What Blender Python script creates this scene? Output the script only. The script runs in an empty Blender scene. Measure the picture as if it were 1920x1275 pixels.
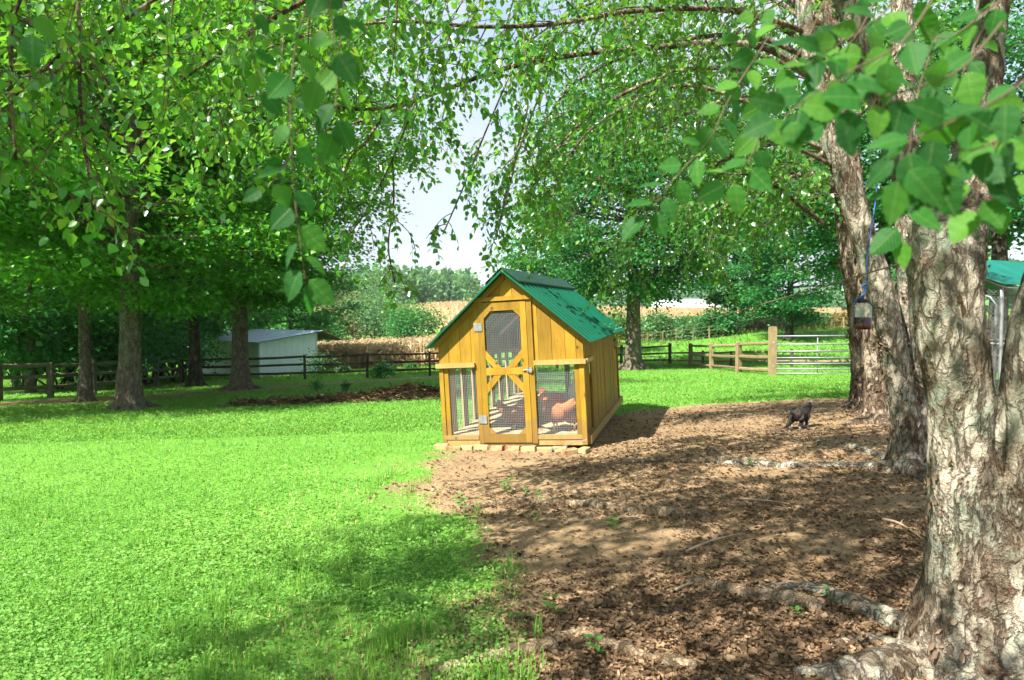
import bpy, bmesh, math, random
import numpy as np
from mathutils import Vector, Matrix, Euler

# ------------------------------------------------------------------ camera, sky, sun, exposure
SC = bpy.context.scene
COL = SC.collection
PITCH = math.radians(1.9)
CAMZ = 1.6
FPX = 1280.0
cam_data = bpy.data.cameras.new("camera")
cam_data.sensor_width = 36.0
cam_data.lens = 24.0
cam_data.clip_start = 0.05
cam_data.clip_end = 5000.0
cam_data.dof.use_dof = True
cam_data.dof.focus_distance = 8.6
cam_data.dof.aperture_fstop = 4.0
cam = bpy.data.objects.new("camera", cam_data)
cam.location = (0, 0, CAMZ)
cam.rotation_euler = (math.pi / 2 - PITCH, 0, 0)
COL.objects.link(cam)
SC.camera = cam

SUN_EL = math.radians(47)
SUN_AZ = math.atan2(-0.74, -0.67)           # direction towards the sun, from +Y towards +X
world = bpy.data.worlds.new("World")
SC.world = world
world.use_nodes = True
wn, wl = world.node_tree.nodes, world.node_tree.links
wn.clear()
w_out = wn.new("ShaderNodeOutputWorld")
w_bg = wn.new("ShaderNodeBackground")
w_sky = wn.new("ShaderNodeTexSky")
w_sky.sky_type = 'NISHITA'
w_sky.sun_disc = False
w_sky.sun_elevation = SUN_EL
w_sky.sun_rotation = SUN_AZ
w_sky.altitude = 200
w_sky.dust_density = 1.5
w_tc = wn.new("ShaderNodeTexCoord")
w_map = wn.new("ShaderNodeMapping")
w_map.inputs['Scale'].default_value = (1.6, 1.6, 4.2)
w_noise = wn.new("ShaderNodeTexNoise")
w_noise.inputs['Scale'].default_value = 1.7
w_noise.inputs['Detail'].default_value = 7
w_noise.inputs['Roughness'].default_value = 0.55
w_ramp = wn.new("ShaderNodeValToRGB")
w_ramp.color_ramp.elements[0].position = 0.30
w_ramp.color_ramp.elements[0].color = (0.30, 0.30, 0.30, 1)
w_ramp.color_ramp.elements[1].position = 0.56
w_ramp.color_ramp.elements[1].color = (0.97, 0.97, 0.97, 1)
w_mix = wn.new("ShaderNodeMixRGB")
w_mix.inputs[2].default_value = (2.75, 3.02, 3.38, 1)      # thin bright cloud
wl.new(w_tc.outputs['Generated'], w_map.inputs['Vector'])
wl.new(w_map.outputs['Vector'], w_noise.inputs['Vector'])
wl.new(w_noise.outputs['Fac'], w_ramp.inputs['Fac'])
wl.new(w_ramp.outputs['Color'], w_mix.inputs[0])
wl.new(w_sky.outputs['Color'], w_mix.inputs[1])
wl.new(w_mix.outputs['Color'], w_bg.inputs['Color'])
w_bg.inputs['Strength'].default_value = 0.095
wl.new(w_bg.outputs['Background'], w_out.inputs['Surface'])

sun_data = bpy.data.lights.new("sun", 'SUN')
sun_data.energy = 5.0
sun_data.angle = math.radians(0.53)
sun_data.color = (1.0, 0.955, 0.87)
sun = bpy.data.objects.new("sun", sun_data)
TO_SUN = Vector((math.sin(SUN_AZ) * math.cos(SUN_EL), math.cos(SUN_AZ) * math.cos(SUN_EL), math.sin(SUN_EL)))
sun.rotation_euler = TO_SUN.to_track_quat('Z', 'Y').to_euler()
sun.location = TO_SUN * 60
COL.objects.link(sun)

vs = SC.view_settings
vs.view_transform = 'Standard'
vs.look = 'None'
vs.exposure = 1.72
vs.gamma = 1.0
vs.use_curve_mapping = False
SC.render.engine = 'CYCLES'
cy = SC.cycles
cy.max_bounces = 7
cy.diffuse_bounces = 3
cy.sample_clamp_indirect = 6.0
cy.glossy_bounces = 2
cy.transmission_bounces = 6
cy.transparent_max_bounces = 8
cy.caustics_reflective = False
cy.caustics_refractive = False
cy.use_denoising = True
cy.use_adaptive_sampling = True
cy.adaptive_threshold = 0.025

# ------------------------------------------------------------------ helpers
def fwd_up():
    return Vector((0, math.cos(PITCH), -math.sin(PITCH))), Vector((0, math.sin(PITCH), math.cos(PITCH)))
_F, _U = fwd_up()
def W(px, py, d):
    """world point seen at photo pixel (px,py) at depth y=d"""
    v = _F + Vector((1, 0, 0)) * ((px - 960) / FPX) + _U * ((637.5 - py) / FPX)
    v = v * (d / v.y)
    return Vector((v.x, v.y, v.z + CAMZ))
def WX(px, d):
    return (px - 960) / FPX * d

# numpy value noise --------------------------------------------------
def _hash(ix, iy, iz):
    h = (ix.astype(np.int64) * 374761393 + iy.astype(np.int64) * 668265263 + iz.astype(np.int64) * 2147483647) & 0xffffffff
    h = ((h ^ (h >> 13)) * 1274126177) & 0xffffffff
    return ((h ^ (h >> 16)) & 0xffff) / 65535.0
def vnoise(P, seed=0):
    P = np.asarray(P, float)
    if P.shape[1] == 2:
        P = np.column_stack([P, np.full(len(P), 0.37 + seed)])
    i = np.floor(P).astype(np.int64); f = P - i; f = f * f * (3 - 2 * f)
    i = i + seed * 131
    r = 0
    for dx in (0, 1):
        for dy in (0, 1):
            for dz in (0, 1):
                w = (f[:, 0] if dx else 1 - f[:, 0]) * (f[:, 1] if dy else 1 - f[:, 1]) * (f[:, 2] if dz else 1 - f[:, 2])
                r = r + w * _hash(i[:, 0] + dx, i[:, 1] + dy, i[:, 2] + dz)
    return r
def fbm(P, oct=4, seed=0):
    P = np.asarray(P, float); a, s, t = 1.0, 0.0, 0.0
    for k in range(oct):
        s = s + a * vnoise(P * (2.03 ** k), seed + k); t += a; a *= 0.5
    return s / t

# terrain --------------------------------------------------------------
_S = np.array([-.75, -.4, -.2, -.08, .2, .4, .75])
_D = np.array([38., 60, 80, 120, 170, 220, 300, 500, 800, 1500, 4000])
_T = np.array([
 [0, -2.8, -3.0, -3.3, -2.0, 0.0, 4.0, 8, 12, 15, 20],
 [0, -2.8, -3.2, -3.4, -1.5, 2.0, 6.0, 9, 12, 15, 20],
 [0, -2.8, -3.3, -3.4, -1.0, 3.0, 6.0, 9, 12, 15, 20],
 [0, -2.5, -2.7, -2.4, 0.3, 5.0, 6.0, 9, 12, 15, 20],
 [0, -0.6, -1.0, -0.3, 1.2, 3.0, 4.4, 6, 8, 12, 20],
 [0, 0.4, -0.4, 0.0, 1.2, 2.6, 3.8, 5, 8, 12, 20],
 [0, 1.6, 1.5, 2.0, 3.0, 4.0, 5.0, 6, 8, 12, 20]])
def _plane(x, y):
    yy = np.maximum(y - 8, 0)
    yy = yy * yy / (yy + 2.0)
    return -0.045 * yy * (1 + 2.0 / 30) + 0.03 * np.clip(x, -30, 30)
def gh(x, y):
    x = np.atleast_1d(np.asarray(x, float)); y = np.atleast_1d(np.asarray(y, float))
    base = _plane(x, np.minimum(y, 38))
    yc = np.maximum(y, 38.0)
    s = np.clip(x / yc, -.75, .75)
    ti = np.interp(yc, _D, np.arange(len(_D))); i0 = np.clip(np.floor(ti).astype(int), 0, len(_D) - 2); ft = ti - i0
    si = np.interp(s, _S, np.arange(len(_S))); j0 = np.clip(np.floor(si).astype(int), 0, len(_S) - 2); fs = si - j0
    fs = fs * fs * (3 - 2 * fs)
    T0 = _T[j0, i0] * (1 - fs) + _T[j0 + 1, i0] * fs
    T1 = _T[j0, i0 + 1] * (1 - fs) + _T[j0 + 1, i0 + 1] * fs
    T0 = np.where(i0 == 0, base, T0)
    ft = ft * ft * (3 - 2 * ft)
    z = np.where(y <= 38, base, T0 * (1 - ft) + T1 * ft)
    near = np.exp(-(x * x + y * y) / 900.0)
    P = np.column_stack([x, y])
    z = z + near * (0.045 * (fbm(P * 0.9, 3, 5) - .5) + 0.018 * (fbm(P * 4.0, 2, 9) - .5))
    return z
def g1(x, y):
    return float(gh([x], [y])[0])
def G(px, d, dz=0.0):
    x = WX(px, d)
    return Vector((x, d, g1(x, d) + dz))

# dirt mask ------------------------------------------------------------
DIRT_EDGE_Y = np.array([-6, 2.0, 3.0, 3.6, 4.2, 4.8, 5.25, 5.8, 6.6, 7.7, 8.3, 10.5, 11.9, 13.0, 14.0])
DIRT_EDGE_X = np.array([-.5, -.32, -.28, -.10, -.12, -.10, -.22, -.72, -.85, -1.05, -0.9, 1.0, 2.0, 3.6, 8.5])
def thin(x, y):
    """worn, straw-coloured spots in the near lawn"""
    P = np.column_stack([x, y])
    e = np.interp(y, DIRT_EDGE_Y, DIRT_EDGE_X)
    w = np.clip(1.15 - (e - x) / 2.2, 0, 1) * np.clip((9.5 - y) / 2, 0, 1)
    return np.clip((fbm(P * 1.5, 3, 81) - .50 + .10 * (w - .4)) * 6, 0, 1) * w
def dirt(x, y):
    P = np.column_stack([x, y])
    e = np.interp(y, DIRT_EDGE_Y, DIRT_EDGE_X)
    d = (x - e) / 0.55 + (fbm(P * 1.7, 3, 21) - .5) * 2.2
    d = np.where((y > 14.0), -5, d)
    d = np.minimum(d, (13.6 - y) / 0.5 + (fbm(P * 1.3, 3, 4) - .5) * 2.6)
    m = np.clip(d * .5 + .5, 0, 1)
    # brown litter along the fence under the left trees
    ln = np.interp(x, [-22, -16, -11, -8, -6, -3], [20.5, 19.8, 21.5, 26.5, 29.5, 31.5])
    w2 = 1 - np.abs(y - ln) / np.interp(x, [-20, -8, -3], [2.6, 2.0, .9]) + (fbm(P * .9, 3, 33) - .5) * 1.6
    m2 = np.clip(w2 * 1.6, 0, 1) * (x < -1.5) * (x > -26)
    # straw bed
    w3 = 1 - ((x + 4.2) / 2.9) ** 2 - ((y - 17.0 - .12 * (x + 4)) / .9) ** 2 + (fbm(P * 1.5, 3, 41) - .5) * 1.2
    m3 = np.clip(w3 * 1.5, 0, 1)
    m = np.maximum(m, .42 * thin(x, y))
    return np.maximum(m, np.maximum(m2 * .85, m3))
def fieldm(x, y):
    """tan stubble / standing corn"""
    s = x / np.maximum(y, 1)
    lf = (s < -0.05) * (s > -.33) * (y > 52) * (y < 104)
    lf2 = (s < -0.02) * (s > -.35) * (y > 150) * (y < 262)
    rt = (s > 0.08) * (s < .62) * (y > 76 + 10 * (s - .3)) * (y < 330)
    return np.clip(lf + lf2 + rt, 0, 1).astype(float)

# materials --------------------------------------------------------------
MATS = {}
def nmat(name):
    m = bpy.data.materials.new(name); m.use_nodes = True
    nt = m.node_tree; nt.nodes.clear()
    out = nt.nodes.new("ShaderNodeOutputMaterial")
    b = nt.nodes.new("ShaderNodeBsdfPrincipled")
    nt.links.new(b.outputs[0], out.inputs[0])
    MATS[name] = m
    return m, nt, b, out
def nd(nt, typ, **kw):
    n = nt.nodes.new(typ)
    for k, v in kw.items():
        if k in n.inputs.keys(): n.inputs[k].default_value = v
        else: setattr(n, k, v)
    return n
def ramp(nt, stops, fac=None):
    r = nt.nodes.new("ShaderNodeValToRGB")
    cr = r.color_ramp
    while len(cr.elements) < len(stops): cr.elements.new(0.5)
    for e, (p, c) in zip(cr.elements, stops):
        e.position = p; e.color = (*c, 1) if len(c) == 3 else c
    if fac is not None: nt.links.new(fac, r.inputs['Fac'])
    return r
def coords(nt, kind='Object', scale=(1, 1, 1)):
    tc = nt.nodes.new("ShaderNodeTexCoord"); mp = nt.nodes.new("ShaderNodeMapping")
    mp.inputs['Scale'].default_value = scale
    nt.links.new(tc.outputs[kind], mp.inputs['Vector'])
    return mp.outputs['Vector']
def geo_pos(nt, scale=(1, 1, 1)):
    tc = nt.nodes.new("ShaderNodeNewGeometry"); mp = nt.nodes.new("ShaderNodeMapping")
    mp.inputs['Scale'].default_value = scale
    nt.links.new(tc.outputs['Position'], mp.inputs['Vector'])
    return mp.outputs['Vector']
def noise(nt, vec, scale, detail=4, rough=.55, dist=0.0):
    n = nd(nt, "ShaderNodeTexNoise", Scale=scale, Detail=detail, Roughness=rough, Distortion=dist)
    nt.links.new(vec, n.inputs['Vector'])
    return n.outputs['Fac']
def bump(nt, b, h, strength=.4, dist=.01):
    bp = nd(nt, "ShaderNodeBump", Strength=strength, Distance=dist)
    nt.links.new(h, bp.inputs['Height']); nt.links.new(bp.outputs['Normal'], b.inputs['Normal'])
def mixc(nt, fac, a, c, mode='MIX'):
    m = nt.nodes.new("ShaderNodeMixRGB"); m.blend_type = mode
    for sock, v in ((m.inputs[0], fac), (m.inputs[1], a), (m.inputs[2], c)):
        if hasattr(v, 'is_output'): nt.links.new(v, sock)
        elif isinstance(v, (int, float)): sock.default_value = v
        else: sock.default_value = (*v, 1)
    return m.outputs[0]
def simple(name, c, rough=.6, metal=0.0, var=.25, nscale=6, bumps=.15, spec=.4):
    m, nt, b, o = nmat(name)
    v = coords(nt)
    f = noise(nt, v, nscale, 5)
    d = tuple(x * (1 - var) for x in c); l = tuple(min(1, x * (1 + var)) for x in c)
    r = ramp(nt, [(.3, d), (.7, l)], f)
    nt.links.new(r.outputs[0], b.inputs['Base Color'])
    b.inputs['Roughness'].default_value = rough; b.inputs['Metallic'].default_value = metal
    b.inputs['Specular IOR Level'].default_value = spec
    if bumps: bump(nt, b, noise(nt, v, nscale * 6, 3), bumps, .004)
    return m
def leafmat(name, stops, trans=(.30, .50, .04), tfac=.42, rough=.42, spec=.35, attr='var', vein=False):
    """leaf: reflective side + light through the blade; colour varies per leaf through 'var'"""
    m, nt, b, o = nmat(name)
    if attr:
        a = nd(nt, "ShaderNodeAttribute"); a.attribute_name = attr
        fac = a.outputs['Fac']
    else:
        oi = nt.nodes.new("ShaderNodeObjectInfo"); fac = oi.outputs['Random']
    r = ramp(nt, stops, fac)
    col = r.outputs[0]
    if vein:
        v = coords(nt, 'Object')
        sx = nd(nt, "ShaderNodeSeparateXYZ"); nt.links.new(v, sx.inputs[0])
        ab = nd(nt, "ShaderNodeMath", operation='ABSOLUTE'); nt.links.new(sx.outputs['X'], ab.inputs[0])
        m1 = nd(nt, "ShaderNodeMath", operation='MULTIPLY'); nt.links.new(ab.outputs[0], m1.inputs[0]); m1.inputs[1].default_value = -.9
        ad = nd(nt, "ShaderNodeMath", operation='ADD'); nt.links.new(sx.outputs['Y'], ad.inputs[0]); nt.links.new(m1.outputs[0], ad.inputs[1])
        m2 = nd(nt, "ShaderNodeMath", operation='MULTIPLY'); nt.links.new(ad.outputs[0], m2.inputs[0]); m2.inputs[1].default_value = 9.0
        fr = nd(nt, "ShaderNodeMath", operation='PINGPONG'); nt.links.new(m2.outputs[0], fr.inputs[0]); fr.inputs[1].default_value = .5
        vr = ramp(nt, [(0.0, (1, 1, 1)), (.16, (0, 0, 0))], fr.outputs[0])
        mr = ramp(nt, [(0.0, (1, 1, 1)), (.035, (0, 0, 0))], ab.outputs[0])
        mx = mixc(nt, 1.0, vr.outputs[0], mr.outputs[0], 'LIGHTEN')
        fm = nd(nt, "ShaderNodeMath", operation='MULTIPLY'); nt.links.new(mx, fm.inputs[0]); fm.inputs[1].default_value = .35
        col = mixc(nt, fm.outputs[0], col, (.22, .34, .10))
        bump(nt, b, mx, .35, .003)
    nt.links.new(col, b.inputs['Base Color'])
    b.inputs['Roughness'].default_value = rough
    b.inputs['Specular IOR Level'].default_value = spec
    t = nt.nodes.new("ShaderNodeBsdfTranslucent")
    tm = mixc(nt, .55, col, trans)
    nt.links.new(tm, t.inputs['Color'])
    mx = nt.nodes.new("ShaderNodeMixShader"); mx.inputs[0].default_value = tfac
    nt.links.new(b.outputs[0], mx.inputs[1]); nt.links.new(t.outputs[0], mx.inputs[2])
    nt.links.new(mx.outputs[0], o.inputs[0])
    return m

# mesh building ------------------------------------------------------------
def link(ob, parent=None):
    COL.objects.link(ob)
    if parent is not None: ob.parent = parent
    return ob
def tag(o, label=None, cat=None, group=None, kind=None):
    if label: o['label'] = label
    if cat: o['category'] = cat
    if group: o['group'] = group
    if kind: o['kind'] = kind
    return o
def empty(name, loc=(0, 0, 0), rot=(0, 0, 0), label=None, cat=None, group=None):
    o = bpy.data.objects.new(name, None); o.empty_display_size = .1
    o.location = loc; o.rotation_euler = rot; COL.objects.link(o)
    return tag(o, label, cat, group)
def np_mesh(name, V, F, mat, parent=None, var=None, smooth=False):
    V = np.asarray(V, np.float32); F = np.asarray(F, np.int32)
    me = bpy.data.meshes.new(name)
    n, k = F.shape
    me.vertices.add(len(V)); me.vertices.foreach_set("co", V.ravel())
    me.loops.add(n * k); me.loops.foreach_set("vertex_index", F.ravel())
    me.polygons.add(n)
    me.polygons.foreach_set("loop_start", np.arange(0, n * k, k, dtype=np.int32))
    me.polygons.foreach_set("loop_total", np.full(n, k, np.int32))
    if smooth: me.polygons.foreach_set("use_smooth", np.ones(n, bool))
    me.update(calc_edges=True)
    if var is not None:
        a = me.attributes.new('var', 'FLOAT', 'POINT'); a.data.foreach_set('value', np.asarray(var, np.float32))
    me.materials.append(mat)
    ob = bpy.data.objects.new(name, me)
    return link(ob, parent)
class MB:
    def __init__(s): s.v, s.f = [], []
    def add(s, vs, fs):
        o = len(s.v); s.v += [tuple(v) for v in vs]; s.f += [tuple(i + o for i in f) for f in fs]; return s
    def box(s, x0, x1, y0, y1, z0, z1):
        return s.add([(x0, y0, z0), (x1, y0, z0), (x1, y1, z0), (x0, y1, z0), (x0, y0, z1), (x1, y0, z1), (x1, y1, z1), (x0, y1, z1)],
                     [(3, 2, 1, 0), (4, 5, 6, 7), (0, 1, 5, 4), (1, 2, 6, 5), (2, 3, 7, 6), (3, 0, 4, 7)])
    def prism(s, poly, y0, y1, axis='y'):
        """polygon in XZ extruded along Y (or YZ along X, XY along Z)"""
        n = len(poly)
        f = {'y': lambda a, b, t: (a, t, b), 'x': lambda a, b, t: (t, a, b), 'z': lambda a, b, t: (a, b, t)}[axis]
        vs = [f(a, b, y0) for a, b in poly] + [f(a, b, y1) for a, b in poly]
        fs = [tuple(range(n)), tuple(range(2 * n - 1, n - 1, -1))] + [(i, i + n, (i + 1) % n + n, (i + 1) % n) for i in range(n)]
        return s.add(vs, fs)
    def tube(s, pts, rad, n=8, cap=True):
        pts = [Vector(p) for p in pts]
        if isinstance(rad, (int, float)): rad = [rad] * len(pts)
        up = Vector((0, 0, 1)); vs = []; prev = None
        for i, p in enumerate(pts):
            t = (pts[min(i + 1, len(pts) - 1)] - pts[max(i - 1, 0)])
            t = t.normalized() if t.length > 1e-9 else up
            if prev is None:
                a = t.cross(Vector((1, 0, 0)) if abs(t.x) < .8 else up).normalized()
            else:
                a = (prev - t * prev.dot(t)).normalized()
            prev = a; b = t.cross(a)
            for k in range(n):
                th = 2 * math.pi * k / n
                vs.append(p + (a * math.cos(th) + b * math.sin(th)) * rad[i])
        fs = []
        for i in range(len(pts) - 1):
            for k in range(n):
                fs.append((i * n + k, i * n + (k + 1) % n, (i + 1) * n + (k + 1) % n, (i + 1) * n + k))
        if cap:
            fs.append(tuple(range(n - 1, -1, -1))); fs.append(tuple((len(pts) - 1) * n + k for k in range(n)))
        return s.add(vs, fs)
    def ball(s, c, r, seg=14, ring=9, rot=None):
        c = Vector(c); R = rot.to_matrix() if rot else Matrix.Identity(3)
        if isinstance(r, (int, float)): r = (r, r, r)
        vs = [c + R @ Vector((0, 0, r[2]))]
        for i in range(1, ring):
            ph = math.pi * i / ring
            for k in range(seg):
                th = 2 * math.pi * k / seg
                vs.append(c + R @ Vector((r[0] * math.sin(ph) * math.cos(th), r[1] * math.sin(ph) * math.sin(th), r[2] * math.cos(ph))))
        vs.append(c + R @ Vector((0, 0, -r[2])))
        fs = [(0, 1 + k, 1 + (k + 1) % seg) for k in range(seg)]
        for i in range(ring - 2):
            for k in range(seg):
                a = 1 + i * seg
                fs.append((a + k, a + seg + k, a + seg + (k + 1) % seg, a + (k + 1) % seg))
        L = len(vs) - 1; a = 1 + (ring - 2) * seg
        fs += [(L, a + (k + 1) % seg, a + k) for k in range(seg)]
        return s.add(vs, fs)
    def mesh(s, name, mat):
        me = bpy.data.meshes.new(name); me.from_pydata(s.v, [], s.f); me.update()
        if mat: me.materials.append(mat)
        return me
    def build(s, name, mat, parent=None, smooth=False):
        me = s.mesh(name, mat)
        if smooth: me.polygons.foreach_set("use_smooth", [True] * len(me.polygons))
        return link(bpy.data.objects.new(name, me), parent)
def fused(mb, voxel, smooth_it=4, adaptivity=0.0):
    """voxel-fuse overlapping closed shells into one continuous surface; returns a mesh"""
    ob = bpy.data.objects.new("_tmp", mb.mesh("_tmp", None)); COL.objects.link(ob)
    m = ob.modifiers.new("r", 'REMESH'); m.mode = 'VOXEL'; m.voxel_size = voxel; m.adaptivity = adaptivity
    if smooth_it:
        s = ob.modifiers.new("s", 'SMOOTH'); s.iterations = smooth_it; s.factor = .5
    dg = bpy.context.evaluated_depsgraph_get()
    me = bpy.data.meshes.new_from_object(ob.evaluated_get(dg))
    bpy.data.objects.remove(ob)
    return me
def mesh_obj(name, me, mat, parent=None, smooth=True):
    me.materials.clear(); me.materials.append(mat)
    if smooth: me.polygons.foreach_set("use_smooth", np.ones(len(me.polygons), bool))
    me.name = name
    return link(bpy.data.objects.new(name, me), parent)
def catmull(pts, n=6):
    pts = [Vector(p) for p in pts]; out = []
    for i in range(len(pts) - 1):
        p0 = pts[max(i - 1, 0)]; p1 = pts[i]; p2 = pts[i + 1]; p3 = pts[min(i + 2, len(pts) - 1)]
        for k in range(n):
            t = k / n
            out.append(.5 * ((2 * p1) + (p2 - p0) * t + (2 * p0 - 5 * p1 + 4 * p2 - p3) * t * t + (3 * p1 - p0 - 3 * p2 + p3) * t ** 3))
    out.append(pts[-1]); return out

# leaf templates (u across, v along, w out of the blade)
T_DIAM = (np.array([(0, 0, 0), (.5, .42, .10), (0, 1, -.05), (-.5, .42, .10)]), np.array([(0, 1, 2), (0, 2, 3)]))
T_OVAL = (np.array([(0, 0, 0), (.46, .28, .09), (.38, .62, .06), (0, 1, -.08), (-.38, .62, .06), (-.46, .28, .09), (0, .45, -.01)]),
          np.array([(0, 1, 6), (1, 2, 6), (2, 3, 6), (3, 4, 6), (4, 5, 6), (5, 0, 6)]))
T_STAR = (np.array([(0, 0, 0), (.55, .22, .08), (.30, .48, .02), (.5, .78, .05), (0, 1, -.06), (-.5, .78, .05), (-.30, .48, .02), (-.55, .22, .08)]),
          np.array([(0, 1, 2), (0, 2, 6), (2, 3, 4), (6, 4, 5), (2, 4, 6), (0, 6, 7)]))
T_CURL = (np.array([(0, 0, .10), (.45, .3, .30), (.40, .65, .22), (0, 1, .28), (-.40, .65, .10), (-.45, .3, .34), (0, .5, 0)]), T_OVAL[1])
def norm(A):
    return A / np.maximum(np.linalg.norm(A, axis=1, keepdims=True), 1e-9)
def leaf_geo(pos, axis, nrm, L, Wd, tmpl):
    tv, tf = tmpl
    axis = norm(axis); side = norm(np.cross(axis, nrm)); nn = np.cross(side, axis)
    n, k = len(pos), len(tv)
    V = (pos[:, None, :] + axis[:, None, :] * (tv[None, :, 1:2] * L[:, None, None]) +
         side[:, None, :] * (tv[None, :, 0:1] * Wd[:, None, None]) + nn[:, None, :] * (tv[None, :, 2:3] * L[:, None, None]))
    F = (tf[None, :, :] + (np.arange(n) * k)[:, None, None]).reshape(-1, tf.shape[1])
    return V.reshape(-1, 3), F, k
def leaves_obj(name, pos, axis, nrm, L, Wd, tmpl, mat, parent, var):
    V, F, k = leaf_geo(pos, axis, nrm, L, Wd, tmpl)
    o = np_mesh(name, V, F, mat, parent, np.repeat(var, k), smooth=False)
    o['kind'] = 'stuff'
    return o

# ------------------------------------------------------------------ materials
def wood_mat(name, dark, mid, light, grain=(14, 14, 1.2), knots=True, rough=.55, mud=False):
    m, nt, b, o = nmat(name)
    oi = nt.nodes.new("ShaderNodeObjectInfo")
    tc = nt.nodes.new("ShaderNodeTexCoord")
    off = nd(nt, "ShaderNodeVectorMath", operation='MULTIPLY_ADD')
    off.inputs[1].default_value = (1, 1, 1)
    sc = nd(nt, "ShaderNodeVectorMath", operation='SCALE'); sc.inputs[0].default_value = (13.1, 7.7, 5.3)
    nt.links.new(oi.outputs['Random'], sc.inputs['Scale'])
    nt.links.new(tc.outputs['Object'], off.inputs[0]); nt.links.new(sc.outputs[0], off.inputs[2])
    mp = nt.nodes.new("ShaderNodeMapping"); mp.inputs['Scale'].default_value = grain
    nt.links.new(off.outputs[0], mp.inputs['Vector'])
    f = noise(nt, mp.outputs[0], 2.2, 6, .6, 1.2)
    r = ramp(nt, [(.28, dark), (.5, mid), (.75, light)], f)
    big = noise(nt, off.outputs[0], 3.0, 3)
    c = mixc(nt, .35, r.outputs[0], ramp(nt, [(.3, dark), (.65, light)], big).outputs[0])
    hv = nd(nt, "ShaderNodeHueSaturation"); nt.links.new(c, hv.inputs['Color'])
    mr = nd(nt, "ShaderNodeMapRange"); mr.inputs['To Min'].default_value = .74; mr.inputs['To Max'].default_value = 1.16
    nt.links.new(oi.outputs['Random'], mr.inputs['Value']); nt.links.new(mr.outputs[0], hv.inputs['Value'])
    c = hv.outputs[0]
    if knots:
        vo = nd(nt, "ShaderNodeTexVoronoi", Scale=4.2); nt.links.new(off.outputs[0], vo.inputs['Vector'])
        kr = ramp(nt, [(.06, (.9, .9, .9)), (.12, (0, 0, 0))], vo.outputs['Distance'])
        c = mixc(nt, kr.outputs[0], c, tuple(x * .35 for x in dark))
    if mud:
        sx = nd(nt, "ShaderNodeSeparateXYZ"); nt.links.new(tc.outputs['Object'], sx.inputs[0])
        ng = noise(nt, tc.outputs['Object'], 11, 5, .65)
        mm = nd(nt, "ShaderNodeMath", operation='MULTIPLY_ADD'); nt.links.new(ng, mm.inputs[0]); mm.inputs[1].default_value = -.55; nt.links.new(sx.outputs['Z'], mm.inputs[2])
        mud_f = ramp(nt, [(-.0, (.4, .4, .4)), (.06, (0, 0, 0))], mm.outputs[0]).outputs[0]
        c = mixc(nt, mud_f, c, (.13, .085, .045))
        st = ramp(nt, [(.56, (0, 0, 0)), (.72, (.35, .35, .35))], noise(nt, mp.outputs[0], .55, 4, .6)).outputs[0]
        c = mixc(nt, st, c, tuple(x * .55 for x in dark))
    nt.links.new(c, b.inputs['Base Color'])
    b.inputs['Roughness'].default_value = rough; b.inputs['Specular IOR Level'].default_value = .3
    bump(nt, b, f, .25, .003)
    return m
M_PINE = wood_mat("stained_pine", (.185, .093, .004), (.275, .155, .008), (.35, .21, .018), mud=True)
M_PINE_PALE = wood_mat("pale_pine", (.32, .19, .05), (.42, .28, .085), (.50, .36, .14), mud=True)
M_SLAT = wood_mat("slat_wood", (.32, .19, .10), (.40, .26, .15), (.47, .33, .2))
M_FENCE = wood_mat("weathered_wood", (.10, .075, .05), (.17, .13, .085), (.26, .21, .15), grain=(3, 3, 3), knots=False, rough=.8)
M_FENCE_DARK = wood_mat("shade_dark_weathered_wood", (.035, .028, .024), (.06, .048, .04), (.10, .082, .066), grain=(3, 3, 3), knots=False, rough=.85)  # darker copy of the weathered wood, shade put into the fence colour
M_FENCE_MOSS = wood_mat("mossy_wood", (.06, .06, .04), (.11, .10, .06), (.16, .15, .09), grain=(3, 3, 3), knots=False, rough=.85)
M_FENCE_TAN = wood_mat("tan_wood", (.13, .09, .045), (.20, .145, .075), (.27, .20, .11), grain=(3, 3, 3), knots=False, rough=.8)
M_GREENROOF = simple("green_metal", (.002, .080, .043), rough=.42, var=.12, nscale=3, bumps=.03, spec=.3)
M_GREENCAP = simple("dark_green_metal", (.006, .050, .032), rough=.5, var=.15, nscale=3, bumps=.03)
M_STEEL = simple("galvanised_steel", (.24, .26, .27), rough=.5, metal=.55, var=.15, nscale=14, bumps=.05)
M_HINGE = simple("zinc_plate", (.20, .21, .21), rough=.55, metal=.2, var=.2, nscale=20, bumps=.05)
M_WIRE = simple("wire", (.48, .50, .52), rough=.5, metal=.3, var=.1, bumps=0)
M_GREYBOX = simple("reflection_grey_panel", (.42, .47, .55), rough=.6, var=.3, nscale=5)  # lightened so the nest box stands in for a pale reflection in the door
M_WHITE = simple("white_paint", (.66, .74, .80), rough=.55, var=.05, nscale=3, bumps=.05)
M_TIN = simple("tin_roof", (.34, .44, .53), rough=.4, metal=.25, var=.12, nscale=2, bumps=.05)
M_SOFFIT = simple("brown_soffit", (.16, .10, .06), rough=.8)
M_TARP = simple("green_tarp", (.004, .13, .10), rough=.5, var=.2, nscale=2, bumps=.1)
M_RED = simple("red_plastic", (.60, .03, .03), rough=.35, var=.05, bumps=0)
M_WHITEPL = simple("white_plastic", (.72, .74, .76), rough=.4, var=.05, bumps=0)
M_BLACKPL = simple("black_plastic", (.02, .02, .022), rough=.4, var=.1, bumps=0)
M_BLUEROPE = simple("blue_rope", (.02, .08, .22), rough=.8, var=.3, nscale=60, bumps=.5)
M_COMB = simple("red_comb", (.62, .06, .06), rough=.55, var=.15, nscale=30)
M_BEAK = simple("beak", (.55, .38, .12), rough=.5, var=.1, bumps=0)
M_LEG = simple("yellow_leg", (.50, .36, .08), rough=.6, var=.2, nscale=40)
M_EYE = simple("eye", (.01, .01, .01), rough=.15, var=0, bumps=0)
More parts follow.
